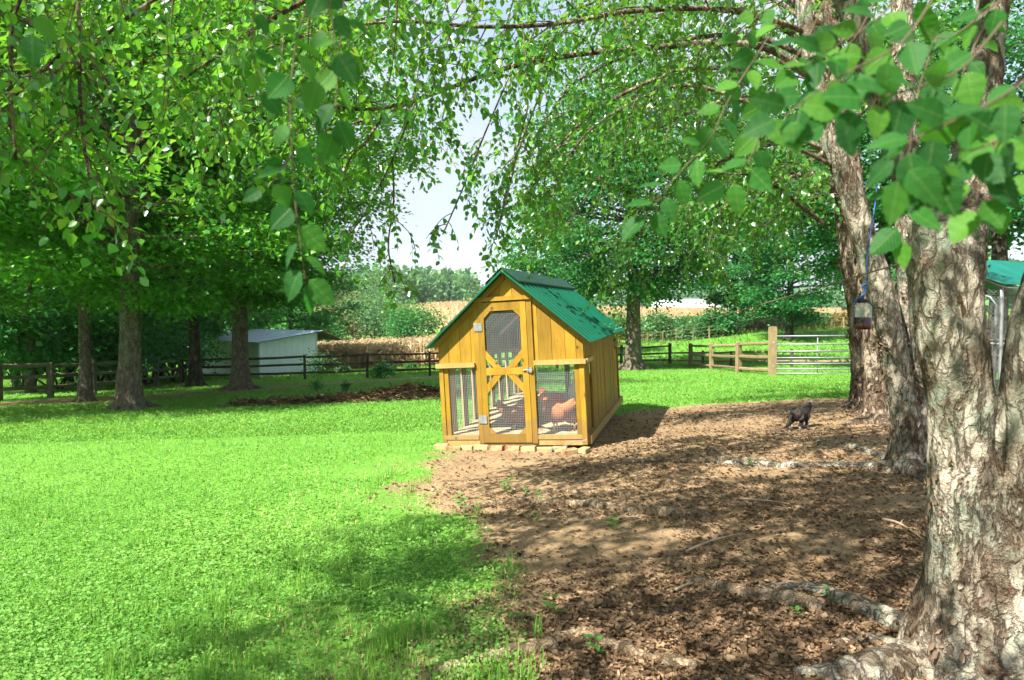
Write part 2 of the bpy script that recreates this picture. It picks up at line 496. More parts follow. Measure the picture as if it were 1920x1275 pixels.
M_CHAIN = simple("chain_steel", (.36, .37, .38), rough=.35, metal=.6, var=.1, bumps=0)
M_GREENHOUSE = simple("greenhouse_film", (.80, .83, .85), rough=.35, var=.03, bumps=0)
M_GHDARK = simple("dark_roof", (.12, .14, .15), rough=.6, var=.1, bumps=0)
def brick_mat(name, c):
    m, nt, b, o = nmat(name)
    v = coords(nt)
    f = noise(nt, v, 30, 6, .7); f2 = noise(nt, v, 9, 3)
    col = mixc(nt, ramp(nt, [(.45, (0, 0, 0)), (.62, (1, 1, 1))], f2).outputs[0], ramp(nt, [(.3, tuple(x * .6 for x in c)), (.7, c)], f).outputs[0], (.34, .28, .13))
    nt.links.new(col, b.inputs['Base Color']); b.inputs['Roughness'].default_value = .9
    bump(nt, b, f, .6, .004); return m
M_BRICK = [brick_mat("brick_buff", (.36, .29, .14)), brick_mat("brick_red", (.30, .11, .06)), brick_mat("brick_orange", (.36, .16, .06))]

# jar
def glass_mat(name, col, rough, trans):
    m, nt, b, o = nmat(name)
    v = coords(nt); f = noise(nt, v, 20, 2)
    nt.links.new(ramp(nt, [(.3, tuple(x * .9 for x in col)), (.7, col)], f).outputs[0], b.inputs['Base Color'])
    b.inputs['Roughness'].default_value = rough; b.inputs['Transmission Weight'].default_value = trans
    b.inputs['IOR'].default_value = 1.3
    return m
M_JAR, _nt, _b, _o = nmat("clear_plastic")
_b.inputs['Base Color'].default_value = (.55, .62, .50, 1); _b.inputs['Roughness'].default_value = .12
_f = ramp(_nt, [(.3, (.30, .30, .30)), (.7, (.40, .40, .40))], noise(_nt, coords(_nt), 12, 2))
_tr = _nt.nodes.new("ShaderNodeBsdfTransparent"); _mx = _nt.nodes.new("ShaderNodeMixShader")
_nt.links.new(_f.outputs[0], _mx.inputs[0]); _nt.links.new(_tr.outputs[0], _mx.inputs[1]); _nt.links.new(_b.outputs[0], _mx.inputs[2]); _nt.links.new(_mx.outputs[0], _o.inputs[0])
M_SYRUP = simple("dark_red_liquid", (.05, .008, .007), rough=.12, var=.2, nscale=10, bumps=0, spec=.6)

# ground: grass / dirt / field by the mesh's own masks
def ground_mat():
    m, nt, b, o = nmat("ground")
    P = geo_pos(nt)
    ad = nd(nt, "ShaderNodeAttribute"); ad.attribute_name = 'dirt'
    af = nd(nt, "ShaderNodeAttribute"); af.attribute_name = 'field'
    n1 = noise(nt, P, 2.1, 6, .6); n2 = noise(nt, P, 26, 5, .65); n3 = noise(nt, P, .12, 4); n4 = noise(nt, P, 90, 3, .7)
    grass = mixc(nt, n3, ramp(nt, [(.3, (.05, .16, .014)), (.7, (.12, .29, .035))], n2).outputs[0],
                 ramp(nt, [(.3, (.07, .19, .018)), (.7, (.15, .32, .045))], n1).outputs[0])
    d1 = ramp(nt, [(.25, (.095, .060, .032)), (.5, (.22, .146, .078)), (.75, (.37, .265, .152))], n2).outputs[0]
    d2 = ramp(nt, [(.3, (.155, .10, .052)), (.7, (.40, .285, .162))], n1).outputs[0]
    dirtc = mixc(nt, .42, d1, d2)
    dirtc = mixc(nt, ramp(nt, [(.55, (0, 0, 0)), (.75, (1, 1, 1))], n4).outputs[0], dirtc, (.08, .05, .03))
    fieldc = mixc(nt, n3, ramp(nt, [(.3, (.36, .23, .11)), (.7, (.50, .35, .18))], n1).outputs[0], (.46, .31, .16))
    mth = nd(nt, "ShaderNodeMath", operation='MULTIPLY_ADD'); nt.links.new(n2, mth.inputs[0]); mth.inputs[1].default_value = .9
    sub = nd(nt, "ShaderNodeMath", operation='ADD'); nt.links.new(ad.outputs['Fac'], sub.inputs[0]); sub.inputs[1].default_value = -.45
    nt.links.new(sub.outputs[0], mth.inputs[2])
    dm = ramp(nt, [(.42, (0, 0, 0)), (.58, (1, 1, 1))], mth.outputs[0]).outputs[0]
    c = mixc(nt, dm, grass, dirtc)
    c = mixc(nt, af.outputs['Fac'], c, fieldc)
    nt.links.new(c, b.inputs['Base Color']); b.inputs['Roughness'].default_value = .95; b.inputs['Specular IOR Level'].default_value = .15
    bump(nt, b, n2, .7, .03)
    return m
M_GROUND = ground_mat()

# ------------------------------------------------------------------ ground sheet
def build_ground():
    n = 330
    u = np.linspace(-1, 1, n)
    k = 8.2
    ax = np.sinh(k * u) / np.sinh(k) * 3500
    # finer core
    vy = np.linspace(-.62, 1, n)
    ay = np.sinh(k * vy) / np.sinh(k) * 3800 + 6.0
    X, Y = np.meshgrid(ax, ay)
    x, y = X.ravel(), Y.ravel()
    z = gh(x, y)
    V = np.column_stack([x, y, z])
    i = np.arange(n * n).reshape(n, n)
    F = np.column_stack([i[:-1, :-1].ravel(), i[:-1, 1:].ravel(), i[1:, 1:].ravel(), i[1:, :-1].ravel()])
    o = np_mesh("ground", V, F, M_GROUND, smooth=True)
    a = o.data.attributes.new('dirt', 'FLOAT', 'POINT'); a.data.foreach_set('value', dirt(x, y).astype(np.float32))
    a = o.data.attributes.new('field', 'FLOAT', 'POINT'); a.data.foreach_set('value', fieldm(x, y).astype(np.float32))
    tag(o, kind='structure')
build_ground()

# ------------------------------------------------------------------ chicken coop
rng = random.Random(7)
COOP = empty("chicken_coop", (0.02, 8.32, 0.06), (math.radians(1.0), math.radians(-2.9), math.radians(-15)),
             "yellow stained wooden chicken coop with green metal roof and wire mesh door", "chicken coop")
HW, LEN, EAVE, PEAK, BELT = .915, 3.75, 1.29, 2.085, .98
def slope(x): return PEAK - abs(x) * (PEAK - EAVE) / HW
def part(name, mb, mat, parent=COOP, smooth=False): return mb.build(name, mat, parent, smooth)
def bbox(name, mat, x0, x1, y0, y1, z0, z1, parent=COOP):
    return MB().box(x0, x1, y0, y1, z0, z1).build(name, mat, parent)
# skids and sills
bbox("floor_skid", M_PINE_PALE, -HW, -HW + .09, 0.05, LEN, -.02, .08)
bbox("floor_skid", M_PINE_PALE, HW - .05, HW + .04, 0.05, LEN, -.02, .08)
bbox("sill", M_PINE_PALE, -HW + .01, HW, -.005, .045, -.025, .045)
bbox("sill", M_PINE_PALE, -HW + .02, -.44, -.015, .04, .047, .10)
bbox("sill", M_PINE_PALE, .31, HW - .06, -.015, .04, .047, .10)
bbox("sill", M_PINE_PALE, -HW, HW, LEN - .05, LEN, -.02, .08)
# corner posts and jamb boards of the front
bbox("post", M_PINE, -HW, -HW + .055, -.012, .02, .0, BELT - .03)
bbox("post", M_PINE, -HW + .058, -HW + .115, .0, .09, .045, BELT - .03)
bbox("post", M_PINE, HW - .06, HW, -.012, .022, -.02, BELT - .03)
bbox("post", M_PINE, HW - .118, HW - .063, -.004, .05, .047, BELT - .03)
bbox("post", M_PINE, HW - .06, HW - .01, LEN - .08, LEN, .08, EAVE)
bbox("post", M_PINE, -HW, -HW + .09, LEN - .09, LEN, .08, EAVE)
bbox("post", M_FENCE, -.02, .06, LEN - .09, LEN - .01, .08, 1.3)
DX0, DX1 = -.365, .245
bbox("jamb", M_PINE, DX0 - .065, DX0 - .004, -.022, .02, -.0, 1.745)
bbox("jamb", M_PINE, DX1 + .004, DX1 + .068, -.022, .02, -.0, 1.745)
bbox("header", M_PINE, DX0 - .085, DX1 + .085, -.045, -.0, 1.748, 1.80)
bbox("belt_board", M_PINE_PALE, -HW - .03, DX0 - .068, -.055, -.0, BELT - .03, BELT + .025)
bbox("belt_board", M_PINE_PALE, DX1 + .071, HW + .03, -.055, -.0, BELT - .03, BELT + .025)
# gable boards, one by one
x = -HW
while x < HW - .01:
    w = rng.uniform(.125, .165); x1 = min(x + w, HW)
    if HW - x1 < .05: x1 = HW
    a, b_ = x + .002, x1 - .002
    cuts = [a, b_]
    if a < 0 < b_: cuts = [a, 0.0, b_]
    inside = a > DX0 - .07 and b_ < DX1 + .07
    over = (b_ > DX0 - .06 and a < DX1 + .06)
    def gb(a, b_, z0):
        poly = [(a, z0), (b_, z0)] + [(c, slope(c) - .005) for c in sorted({a, b_} | ({0.0} if a < 0 < b_ else set()), reverse=True)]
        part("gable_board", MB().prism(poly, .001 + rng.uniform(0, .004), .022), M_PINE)
    if over:
        a2, b2 = max(a, DX0 - .06), min(b_, DX1 + .06)
        if a2 > a + .01: gb(a, a2, BELT + .02)
        gb(a2, b2, 1.78)
        if b_ > b2 + .01: gb(b2, b_, BELT + .02)
    else: gb(a, b_, BELT + .02)
    x = x1
# rake boards
for s in (-1, 1):
    t = .075
    poly = [(s * .004, PEAK), (s * (HW + .04), slope(HW + .04)), (s * (HW + .04), slope(HW + .04) - t), (s * .004, PEAK - t - .01)]
    part("rake_board", MB().prism(poly, -.03, -.001), M_PINE)
    poly = [(s * .004, PEAK), (s * (HW + .04), slope(HW + .04)), (s * (HW + .04), slope(HW + .04) - t), (s * .004, PEAK - t - .01)]
    part("rake_board", MB().prism(poly, LEN + .001, LEN + .03), M_PINE)
# side walls
y = 0.0; k = 0
while y < LEN - .01:
    w = rng.uniform(.13, .17); y1 = min(y + w, LEN)
    if LEN - y1 < .05: y1 = LEN
    e1 = rng.uniform(0, .006)
    full = .45 < y < 3.2
    if full:
        bbox("wall_board", M_PINE, HW - .022, HW - .001 + e1, y + .003, y1 - .003, .082, EAVE)
    else:
        bbox("wall_board", M_PINE, HW - .022, HW - .002 + e1, max(y + .003, .024), y1 - .003, BELT + .026, EAVE)
        bbox("wall_board", M_PINE, HW - .05, HW - .03 + e1, max(y + .003, .055), y1 - .003, .082, BELT - .03)
    bbox("wall_board", M_PINE, -HW, -HW + .022, max(y + .003, .024), y1 - .003, BELT, EAVE)
    y = y1; k += 1
bbox("belt_board", M_PINE_PALE, HW + .002, HW + .045, -.0, .46, BELT - .03, BELT + .024)
bbox("belt_board", M_PINE_PALE, HW + .002, HW + .045, 3.22, LEN + .02, BELT - .03, BELT + .024)
bbox("belt_board", M_PINE_PALE, -HW - .03, -HW - .001, -.0, LEN, BELT - .03, BELT + .02)
for k in range(8):
    y0 = .26 + k * .45
    bbox("slat", M_SLAT, -HW + .024, -HW + .045, y0, y0 + .19 + rng.uniform(-.015, .015), .082, BELT + .02)
# back wall (upper)
x = -HW
while x < HW - .01:
    x1 = min(x + .152, HW)
    if HW - x1 < .05: x1 = HW
    poly = [(x + .002, BELT), (x1 - .002, BELT)] + [(c, slope(c) - .005) for c in sorted({x + .002, x1 - .002} | ({0.0} if x < 0 < x1 else set()), reverse=True)]
    part("gable_board", MB().prism(poly, LEN - .022, LEN - .001), M_PINE)
    x = x1
# rafters
for yy in (.9, 1.8, 2.7):
    for s in (-1, 1):
        poly = [(s * .002, PEAK - .005), (s * HW * .98, slope(HW * .98) - .005), (s * HW * .98, slope(HW * .98) - .075), (s * .002, PEAK - .08)]
        part("rafter", MB().prism(poly, yy, yy + .04), M_SLAT)
# roof sheets with ribs, one sheet per panel
def roof_sheet(s, y0, y1):
    prof = []
    y = y0; pitch = .229
    n = int(round((y1 - y0) / pitch)); pitch = (y1 - y0) / n
    for i in range(n):
        b = y0 + i * pitch
        prof += [(b, 0), (b + .018, .019), (b + .042, .019), (b + .06, 0), (b + pitch * .52, 0), (b + pitch * .56, .006), (b + pitch * .62, .006), (b + pitch * .66, 0)]
    prof.append((y1, 0))
    xe = HW + .115; vs = []; fs = []
    nx, nz = s * (PEAK - EAVE), HW
    l = math.hypot(nx, nz); nx /= l; nz /= l
    for (xx, zz) in ((s * .01, slope(.01) + .012), (s * xe, slope(xe) + .012)):
        for (yy, h) in prof: vs.append((xx + nx * h, yy, zz + nz * h))
    n = len(prof)
    for i in range(n - 1): fs.append((i, i + 1, n + i + 1, n + i) if s < 0 else (i, n + i, n + i + 1, i + 1))
    mb = MB().add(vs, fs)
    o = mb.build("roof_sheet", M_GREENROOF, COOP)
    so = o.modifiers.new("thick", 'SOLIDIFY'); so.thickness = .003; so.offset = 0
    return o
ys = [-.13, .80, 1.73, 2.66, 3.88]
for s in (-1, 1):
    for a, b_ in zip(ys[:-1], ys[1:]): roof_sheet(s, a + (.0 if a == ys[0] else .002), b_ - .002)
for s in (-1, 1):       # screw heads along the eave
    mb = MB()
    for i in range(18):
        yy = -.06 + i * .229; xx = s * (HW + .07)
        mb.ball((xx, yy, slope(xx) + .026), .009, 6, 4)
    o = mb.build("roof_screws", M_STEEL, COOP); o['kind'] = 'stuff'
# ridge cap, raised
for s in (-1, 1):
    xe = .20
    vs = [(0, -.15, PEAK + .055), (s * xe, -.15, slope(xe) + .062), (s * (xe + .005), -.15, slope(xe) + .038), (0, 3.9, PEAK + .055), (s * xe, 3.9, slope(xe) + .062), (s * (xe + .005), 3.9, slope(xe) + .038)]
    o = MB().add(vs, [(0, 1, 4, 3), (1, 2, 5, 4)]).build("ridge_cap", M_GREENCAP, COOP)
    so = o.modifiers.new("thick", 'SOLIDIFY'); so.thickness = .004
# green front trim following the rake
for s in (-1, 1):
    xe = HW + .117
    poly = [(0, PEAK + .035), (s * xe, slope(xe) + .033), (s * xe, slope(xe) + .006), (0, PEAK + .006)]
    part("rake_flashing", MB().prism(poly, -.14, -.131), M_GREENROOF)
# door
DOOR = bbox("door", M_PINE, DX0, DX0 + .075, -.028, -.004, .012, 1.735)
DOOR.data.name = "door"
def dp(name, poly, y0=-.028, y1=-.004, mat=M_PINE): return MB().prism(poly, y0, y1).build(name, mat, DOOR)
dp("stile", [(DX1 - .075, .012), (DX1, .012), (DX1, 1.735), (DX1 - .075, 1.735)])
a0, a1 = DX0 + .0765, DX1 - .0765
dp("rail", [(a0, 1.63), (a1, 1.63), (a1, 1.735), (a0, 1.735)])
dp("rail", [(a0, .845), (a1, .845), (a1, .93), (a0, .93)], -.031)
dp("rail", [(a0, .012), (a1, .012), (a1, .115), (a0, .115)])
def brace(s, pts): dp("brace", pts, -.026, -.006)
mx = (a0 + a1) / 2
for s, xe in ((1, a1), (-1, a0)):
    brace(s, [(xe, 1.628), (xe - s * .085, 1.628), (xe, 1.543)])
    brace(s, [(xe, .117), (xe - s * .085, .117), (xe, .202)])
    brace(s, [(xe, 1.15), (xe - s * .195, .932), (xe - s * .095, .932), (xe, 1.04)])
    brace(s, [(xe, .62), (xe - s * .195, .843), (xe - s * .095, .843), (xe, .735)])
for z in (1.44, .30):
    h = MB().box(DX0 - .055, DX0 - .006, -.032, -.023, z - .05, z + .05).box(DX0 + .002, DX0 + .05, -.038, -.029, z - .05, z + .05)
    h.tube([(DX0 - .002, -.034, z - .05), (DX0 - .002, -.034, z + .05)], .007, 8)
    h.build("hinge", M_HINGE, COOP)
MB().tube([(DX1 - .07, -.043, .895), (DX1 + .05, -.043, .895)], .008, 8).box(DX1 - .02, DX1 + .0, -.045, -.03, .87, .92).box(DX1 + .01, DX1 + .045, -.05, -.023, .865, .925).build("latch", M_HINGE, DOOR)
# wire mesh panels (real wires)
def wire_panel(name, x0, x1, z0, z1, y, parent=COOP, step=.021, th=.0007, plane='xz'):
    vs, fs = [], []
    def rib(a, b, c):       # thin ribbon
        o = len(vs); vs.extend(c); fs.append((o, o + 1, o + 2, o + 3))
    n = int((x1 - x0) / step)
    for i in range(n + 1):
        x = x0 + (x1 - x0) * i / n
        if plane == 'xz': rib(0, 0, [(x - th, y, z0), (x + th, y, z0), (x + th, y, z1), (x - th, y, z1)])
        else: rib(0, 0, [(y, x - th, z0), (y, x + th, z0), (y, x + th, z1), (y, x - th, z1)])
    n = int((z1 - z0) / step)
    for i in range(n + 1):
        z = z0 + (z1 - z0) * i / n
        if plane == 'xz': rib(0, 0, [(x0, y + .001, z - th), (x1, y + .001, z - th), (x1, y + .001, z + th), (x0, y + .001, z + th)])
        else: rib(0, 0, [(y + .001, x0, z - th), (y + .001, x1, z - th), (y + .001, x1, z + th), (y + .001, x0, z + th)])
    o = MB().add(vs, fs).build(name, M_WIRE, parent); o['kind'] = 'stuff'
    return o
wire_panel("wire_mesh", -HW + .116, DX0 - .066, .10, BELT - .03, .012)
wire_panel("wire_mesh", DX1 + .069, HW - .119, .10, BELT - .03, .012)
wire_panel("wire_mesh", a0 + .001, a1 - .001, .116, 1.629, -.003, DOOR)
wire_panel("wire_mesh", -HW + .05, HW - .07, .08, BELT, LEN - .06, step=.03)
wire_panel("wire_mesh", .05, LEN - .1, .08, BELT, -HW + .015, step=.03, plane='yz')
# nest box and roost
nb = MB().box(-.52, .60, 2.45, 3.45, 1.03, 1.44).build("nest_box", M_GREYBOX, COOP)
for i in range(4): bbox("nest_divider", M_SLAT, -.52 + i * .36, -.49 + i * .36, 2.42, 2.449, 1.03, 1.46)
bbox("perch", M_SLAT, -.88, .86, 1.75, 1.80, 1.02, 1.07)
# straw bedding
nx, ny = 30, 50
X, Y = np.meshgrid(np.linspace(-HW + .05, HW - .06, nx), np.linspace(.05, LEN - .06, ny))
Pb = np.column_stack([X.ravel(), Y.ravel()])
Z = .03 + .12 * fbm(Pb * 2.2, 3, 3) + .10 * np.clip((Pb[:, 1] - .5) / 3, 0, 1)
i = np.arange(nx * ny).reshape(ny, nx)
F = np.column_stack([i[:-1, :-1].ravel(), i[:-1, 1:].ravel(), i[1:, 1:].ravel(), i[1:, :-1].ravel()])
M_BED = simple("straw_bedding", (.34, .25, .14), rough=.95, var=.55, nscale=16, bumps=.8)
np_mesh("bedding", np.column_stack([Pb, Z]), F, M_BED, COOP, smooth=True)
def coop_pt(x, y, z):
    bpy.context.view_layer.update()
    return COOP.matrix_world @ Vector((x, y, z))

# bricks along the front
bm_b = bmesh.new(); bmesh.ops.create_cube(bm_b, size=1)
for v in bm_b.verts: v.co = Vector((v.co.x * .178, v.co.y * .092, v.co.z * .062))
bmesh.ops.bevel(bm_b, geom=list(bm_b.edges), offset=.005, segments=1, affect='EDGES')
brick_me = []
for mm in M_BRICK:
    me = bpy.data.meshes.new("brick"); bm_b.to_mesh(me); me.materials.append(mm); brick_me.append(me)
BR = [(-.90, -.02, 8, 0, .0, "mossy buff brick under the coop's left front corner"),
      (-.71, -.12, 24, 2, .0, "tilted orange brick lying out by the left mesh panel"),
      (-.56, -.03, -4, 0, -.01, "low buff brick beneath the left mesh panel"),
      (-.37, -.04, 3, 0, .0, "pale brick under the coop door's hinge side"),
      (-.17, -.05, -6, 1, .0, "red brick under the left half of the coop door"),
      (.03, -.06, 2, 1, .0, "dark red brick under the middle of the coop door"),
      (.23, -.06, -3, 0, .0, "buff brick under the door's latch side"),
      (.43, -.10, 14, 0, .0, "pale brick just right of the coop door"),
      (.60, -.02, -2, 0, .0, "yellowish brick tucked under the right mesh panel"),
      (.74, -.15, 38, 2, .0, "orange brick turned end-on with the chain across it"),
      (.90, -.05, 80, 0, .0, "mossy brick under the coop's right front corner")]
for (bx, by, rz, mi, dz, lab) in BR:
    o = bpy.data.objects.new("brick", brick_me[mi]); COL.objects.link(o)
    p = coop_pt(bx, by - .085 - rng.uniform(0, .035), 0)
    o.location = (p.x, p.y, g1(p.x, p.y) + .024 + dz)
    o.rotation_euler = (math.radians(rng.uniform(-4, 4)), math.radians(rng.uniform(-6, 2)), math.radians(rz - 15))
    tag(o, lab, "brick", "bricks along the coop's front edge")
# chain
mb = MB()
c0 = [coop_pt(*p) for p in ((.92, -.09, .05), (.80, -.16, .045), (.70, -.24, .02), (.60, -.32, -.0), (.52, -.40, -.01))]
cp = catmull(c0, 9)
for i in range(len(cp) - 1):
    a, b_ = cp[i], cp[i + 1]; d = (b_ - a); c = (a + b_) / 2
    t = d.normalized(); n1 = t.cross(Vector((0, 0, 1))).normalized(); n2 = t.cross(n1)
    q = n1 if i % 2 else n2
    L, Wd = d.length * .7, .0075
    ring = [c + t * (math.cos(2 * math.pi * k / 10) * L) + q * (math.sin(2 * math.pi * k / 10) * Wd) for k in range(11)]
    mb.tube(ring, .0022, 5, cap=False)
tag(mb.build("chain", M_CHAIN), "thin silver chain trailing over the bricks at the coop corner", "chain")
# drinker
p = coop_pt(.34, 1.05, .14)
DR = empty("poultry_drinker", p, (0, 0, 0), "red topped white poultry drinker standing inside the coop", "drinker")
def lathe(prof, n=20):
    vs, fs = [], []
    for (r, z) in prof:
        for k in range(n): vs.append((r * math.cos(2 * math.pi * k / n), r * math.sin(2 * math.pi * k / n), z))
    for i in range(len(prof) - 1):
        for k in range(n): fs.append((i * n + k, i * n + (k + 1) % n, (i + 1) * n + (k + 1) % n, (i + 1) * n + k))
    fs.append(tuple(range(n - 1, -1, -1))); fs.append(tuple((len(prof) - 1) * n + k for k in range(n)))
    return MB().add(vs, fs)
lathe([(.15, 0), (.16, .045), (.13, .045), (.125, .02), (.085, .02), (.105, .20)]).build("base", M_WHITEPL, DR, True)
lathe([(.15, .20), (.155, .22), (.06, .33), (.02, .345)]).build("lid", M_RED, DR, True)

# ------------------------------------------------------------------ hens
def hen_mat(name, c1, c2, c3):
    m, nt, b, o = nmat(name)
    v = coords(nt)
    n1 = noise(nt, v, 9, 4); n2 = noise(nt, v, 70, 3)
    sx = nd(nt, "ShaderNodeSeparateXYZ"); nt.links.new(v, sx.inputs[0])
    zr = ramp(nt, [(.16, (0, 0, 0)), (.34, (1, 1, 1))], sx.outputs['Z'])
    c = mixc(nt, zr.outputs[0], ramp(nt, [(.35, tuple(k * .7 for k in c1)), (.65, tuple(k * .8 for k in c2))], n1).outputs[0], c3)
    c = mixc(nt, .4, c, ramp(nt, [(.35, tuple(k * .5 for k in c1)), (.65, c2)], n2).outputs[0])
    nt.links.new(c, b.inputs['Base Color']); b.inputs['Roughness'].default_value = .75
    bump(nt, b, n2, .5, .006); return m
HM = [hen_mat("rust_feathers", (.12, .034, .012), (.20, .060, .016), (.26, .075, .016)),
      hen_mat("dark_red_feathers", (.10, .03, .015), (.24, .075, .02), (.45, .15, .025)),
      hen_mat("buff_feathers", (.15, .042, .012), (.23, .070, .018), (.26, .075, .018)),
      hen_mat("grey_feathers", (.34, .36, .38), (.52, .54, .56), (.55, .58, .60))]
def hen(loc, rz, mi, label, scale=1.0, low=0.0):
    e = empty("hen", loc, (0, 0, rz), label, "hen", "hens in the coop")
    e.scale = (scale,) * 3
    mb = MB()
    hz = .40 - low * .20; hx = .155 + low * .05
    mb.ball((0, 0, .22), (.16, .105, .115), rot=Euler((0, math.radians(-14), 0)))
    mb.ball((.06, 0, .215), (.10, .092, .11))
    mb.tube([(.06, 0, .25), (.115, 0, .31 - low * .05), (hx - .02, 0, hz - .04), (hx, 0, hz)], [.09, .062, .038, .030], 12)
    mb.ball((hx + .012, 0, hz + .012), (.042, .030, .034))
    mb.tube([(-.08, 0, .25), (-.16, 0, .31), (-.22, 0, .40)], [.075, .055, .02], 12)
    mb.tube([(-.09, 0, .25), (-.18, 0, .30), (-.25, 0, .345)], [.07, .05, .015], 12)
    for s in (-1, 1):
        mb.ball((-.02, s * .088, .225), (.125, .028, .075), rot=Euler((0, math.radians(-10), 0)))
        mb.tube([(.0, s * .05, .16), (.01, s * .05, .095)], [.045, .02], 10)
    body = mesh_obj("body", fused(mb, .011, 5), HM[mi], e)
    for s in (-1, 1):
        l = MB().tube([(.01, s * .05, .10), (.005, s * .05, .01)], .009, 7)
        for a in (-.5, 0, .5):
            l.tube([(.005, s * .05, .012), (.005 + .06 * math.cos(a), s * .05 + .06 * math.sin(a), .006)], [.008, .004], 6)
        l.tube([(.005, s * .05, .012), (-.03, s * .05, .006)], [.007, .003], 6)
        l.build("leg", M_LEG, e, True)
        MB().ball((hx + .026, s * .026, hz + .02), .006, 8, 6).build("eye", M_EYE, e, True)
        MB().ball((hx + .035, s * .012, hz - .028), (.012, .007, .022), 8, 6).build("wattle", M_COMB, e, True)
    MB().tube([(hx + .045, 0, hz + .01), (hx + .078, 0, hz)], [.012, .002], 8).build("beak", M_BEAK, e, True)
    pts = [(-.03, .02), (-.035, .05), (-.02, .042), (-.012, .066), (.0, .048), (.01, .07), (.02, .046), (.03, .058), (.04, .03), (.035, .015)]
    MB().prism([(hx + .01 + a, hz + .015 + b) for a, b in pts], -.008, .008).build("comb", M_COMB, e)
    return e
def hen_at(x, y, rz, mi, label, scale=1, low=0.0, dz=.11):
    p = coop_pt(x, y, dz); return hen(p, rz, mi, label, scale, low)
hen_at(-.10, .42, math.radians(-12), 0, "rust brown hen crouching behind the lower coop door", 1.0, 1.0, .07)
hen_at(.47, .33, math.radians(155), 1, "dark red hen with orange breast facing left in the coop", 1.1, 0, .08)
hen_at(.67, .42, math.radians(205), 2, "buff hen with pink comb low in the right corner", .85, .8, .08)
hen_at(.66, 1.15, math.radians(250), 3, "tall pale grey hen with red face at the coop's right wall", 1.5, 0, .13)

# ------------------------------------------------------------------ vegetation
# leaf colours
M_MAPLE = leafmat("maple_leaf", [(0, (.020, .125, .018)), (.5, (.060, .245, .022)), (.80, (.15, .36, .03)), (.93, (.30, .36, .03)), (1, (.48, .30, .03))], (.27, .62, .03), .43, rough=.36, spec=.5)
M_OAK = leafmat("oak_leaf", [(0, (.010, .090, .030)), (.5, (.026, .155, .042)), (1, (.075, .25, .055))], (.14, .46, .06), .36)
M_WOODS = leafmat("woodland_leaf", [(0, (.012, .095, .026)), (.5, (.030, .17, .036)), (1, (.085, .27, .045))], (.16, .48, .05), .36)
M_HEDGE = leafmat("hedge_leaf", [(0, (.04, .13, .045)), (.5, (.075, .19, .06)), (1, (.14, .27, .09))], (.2, .4, .1), .3)
M_OLIVE = leafmat("olive_leaf", [(0, (.10, .13, .04)), (.5, (.16, .19, .06)), (1, (.24, .25, .09))], (.3, .35, .08), .3)
M_BIRCHLEAF = leafmat("birch_leaf", [(0, (.010, .090, .014)), (.5, (.036, .18, .018)), (.9, (.11, .30, .026)), (1, (.22, .33, .03))], (.27, .64, .03), .45, rough=.30, spec=.8)
M_BIGLEAF = leafmat("shaded_birch_leaf_near", [(0, (.006, .060, .014)), (.5, (.018, .115, .016)), (1, (.085, .23, .025))], (.07, .36, .025), .42, rough=.5, spec=.15, attr=None, vein=True)  # darker than the crown leaves, canopy shade put into their colour

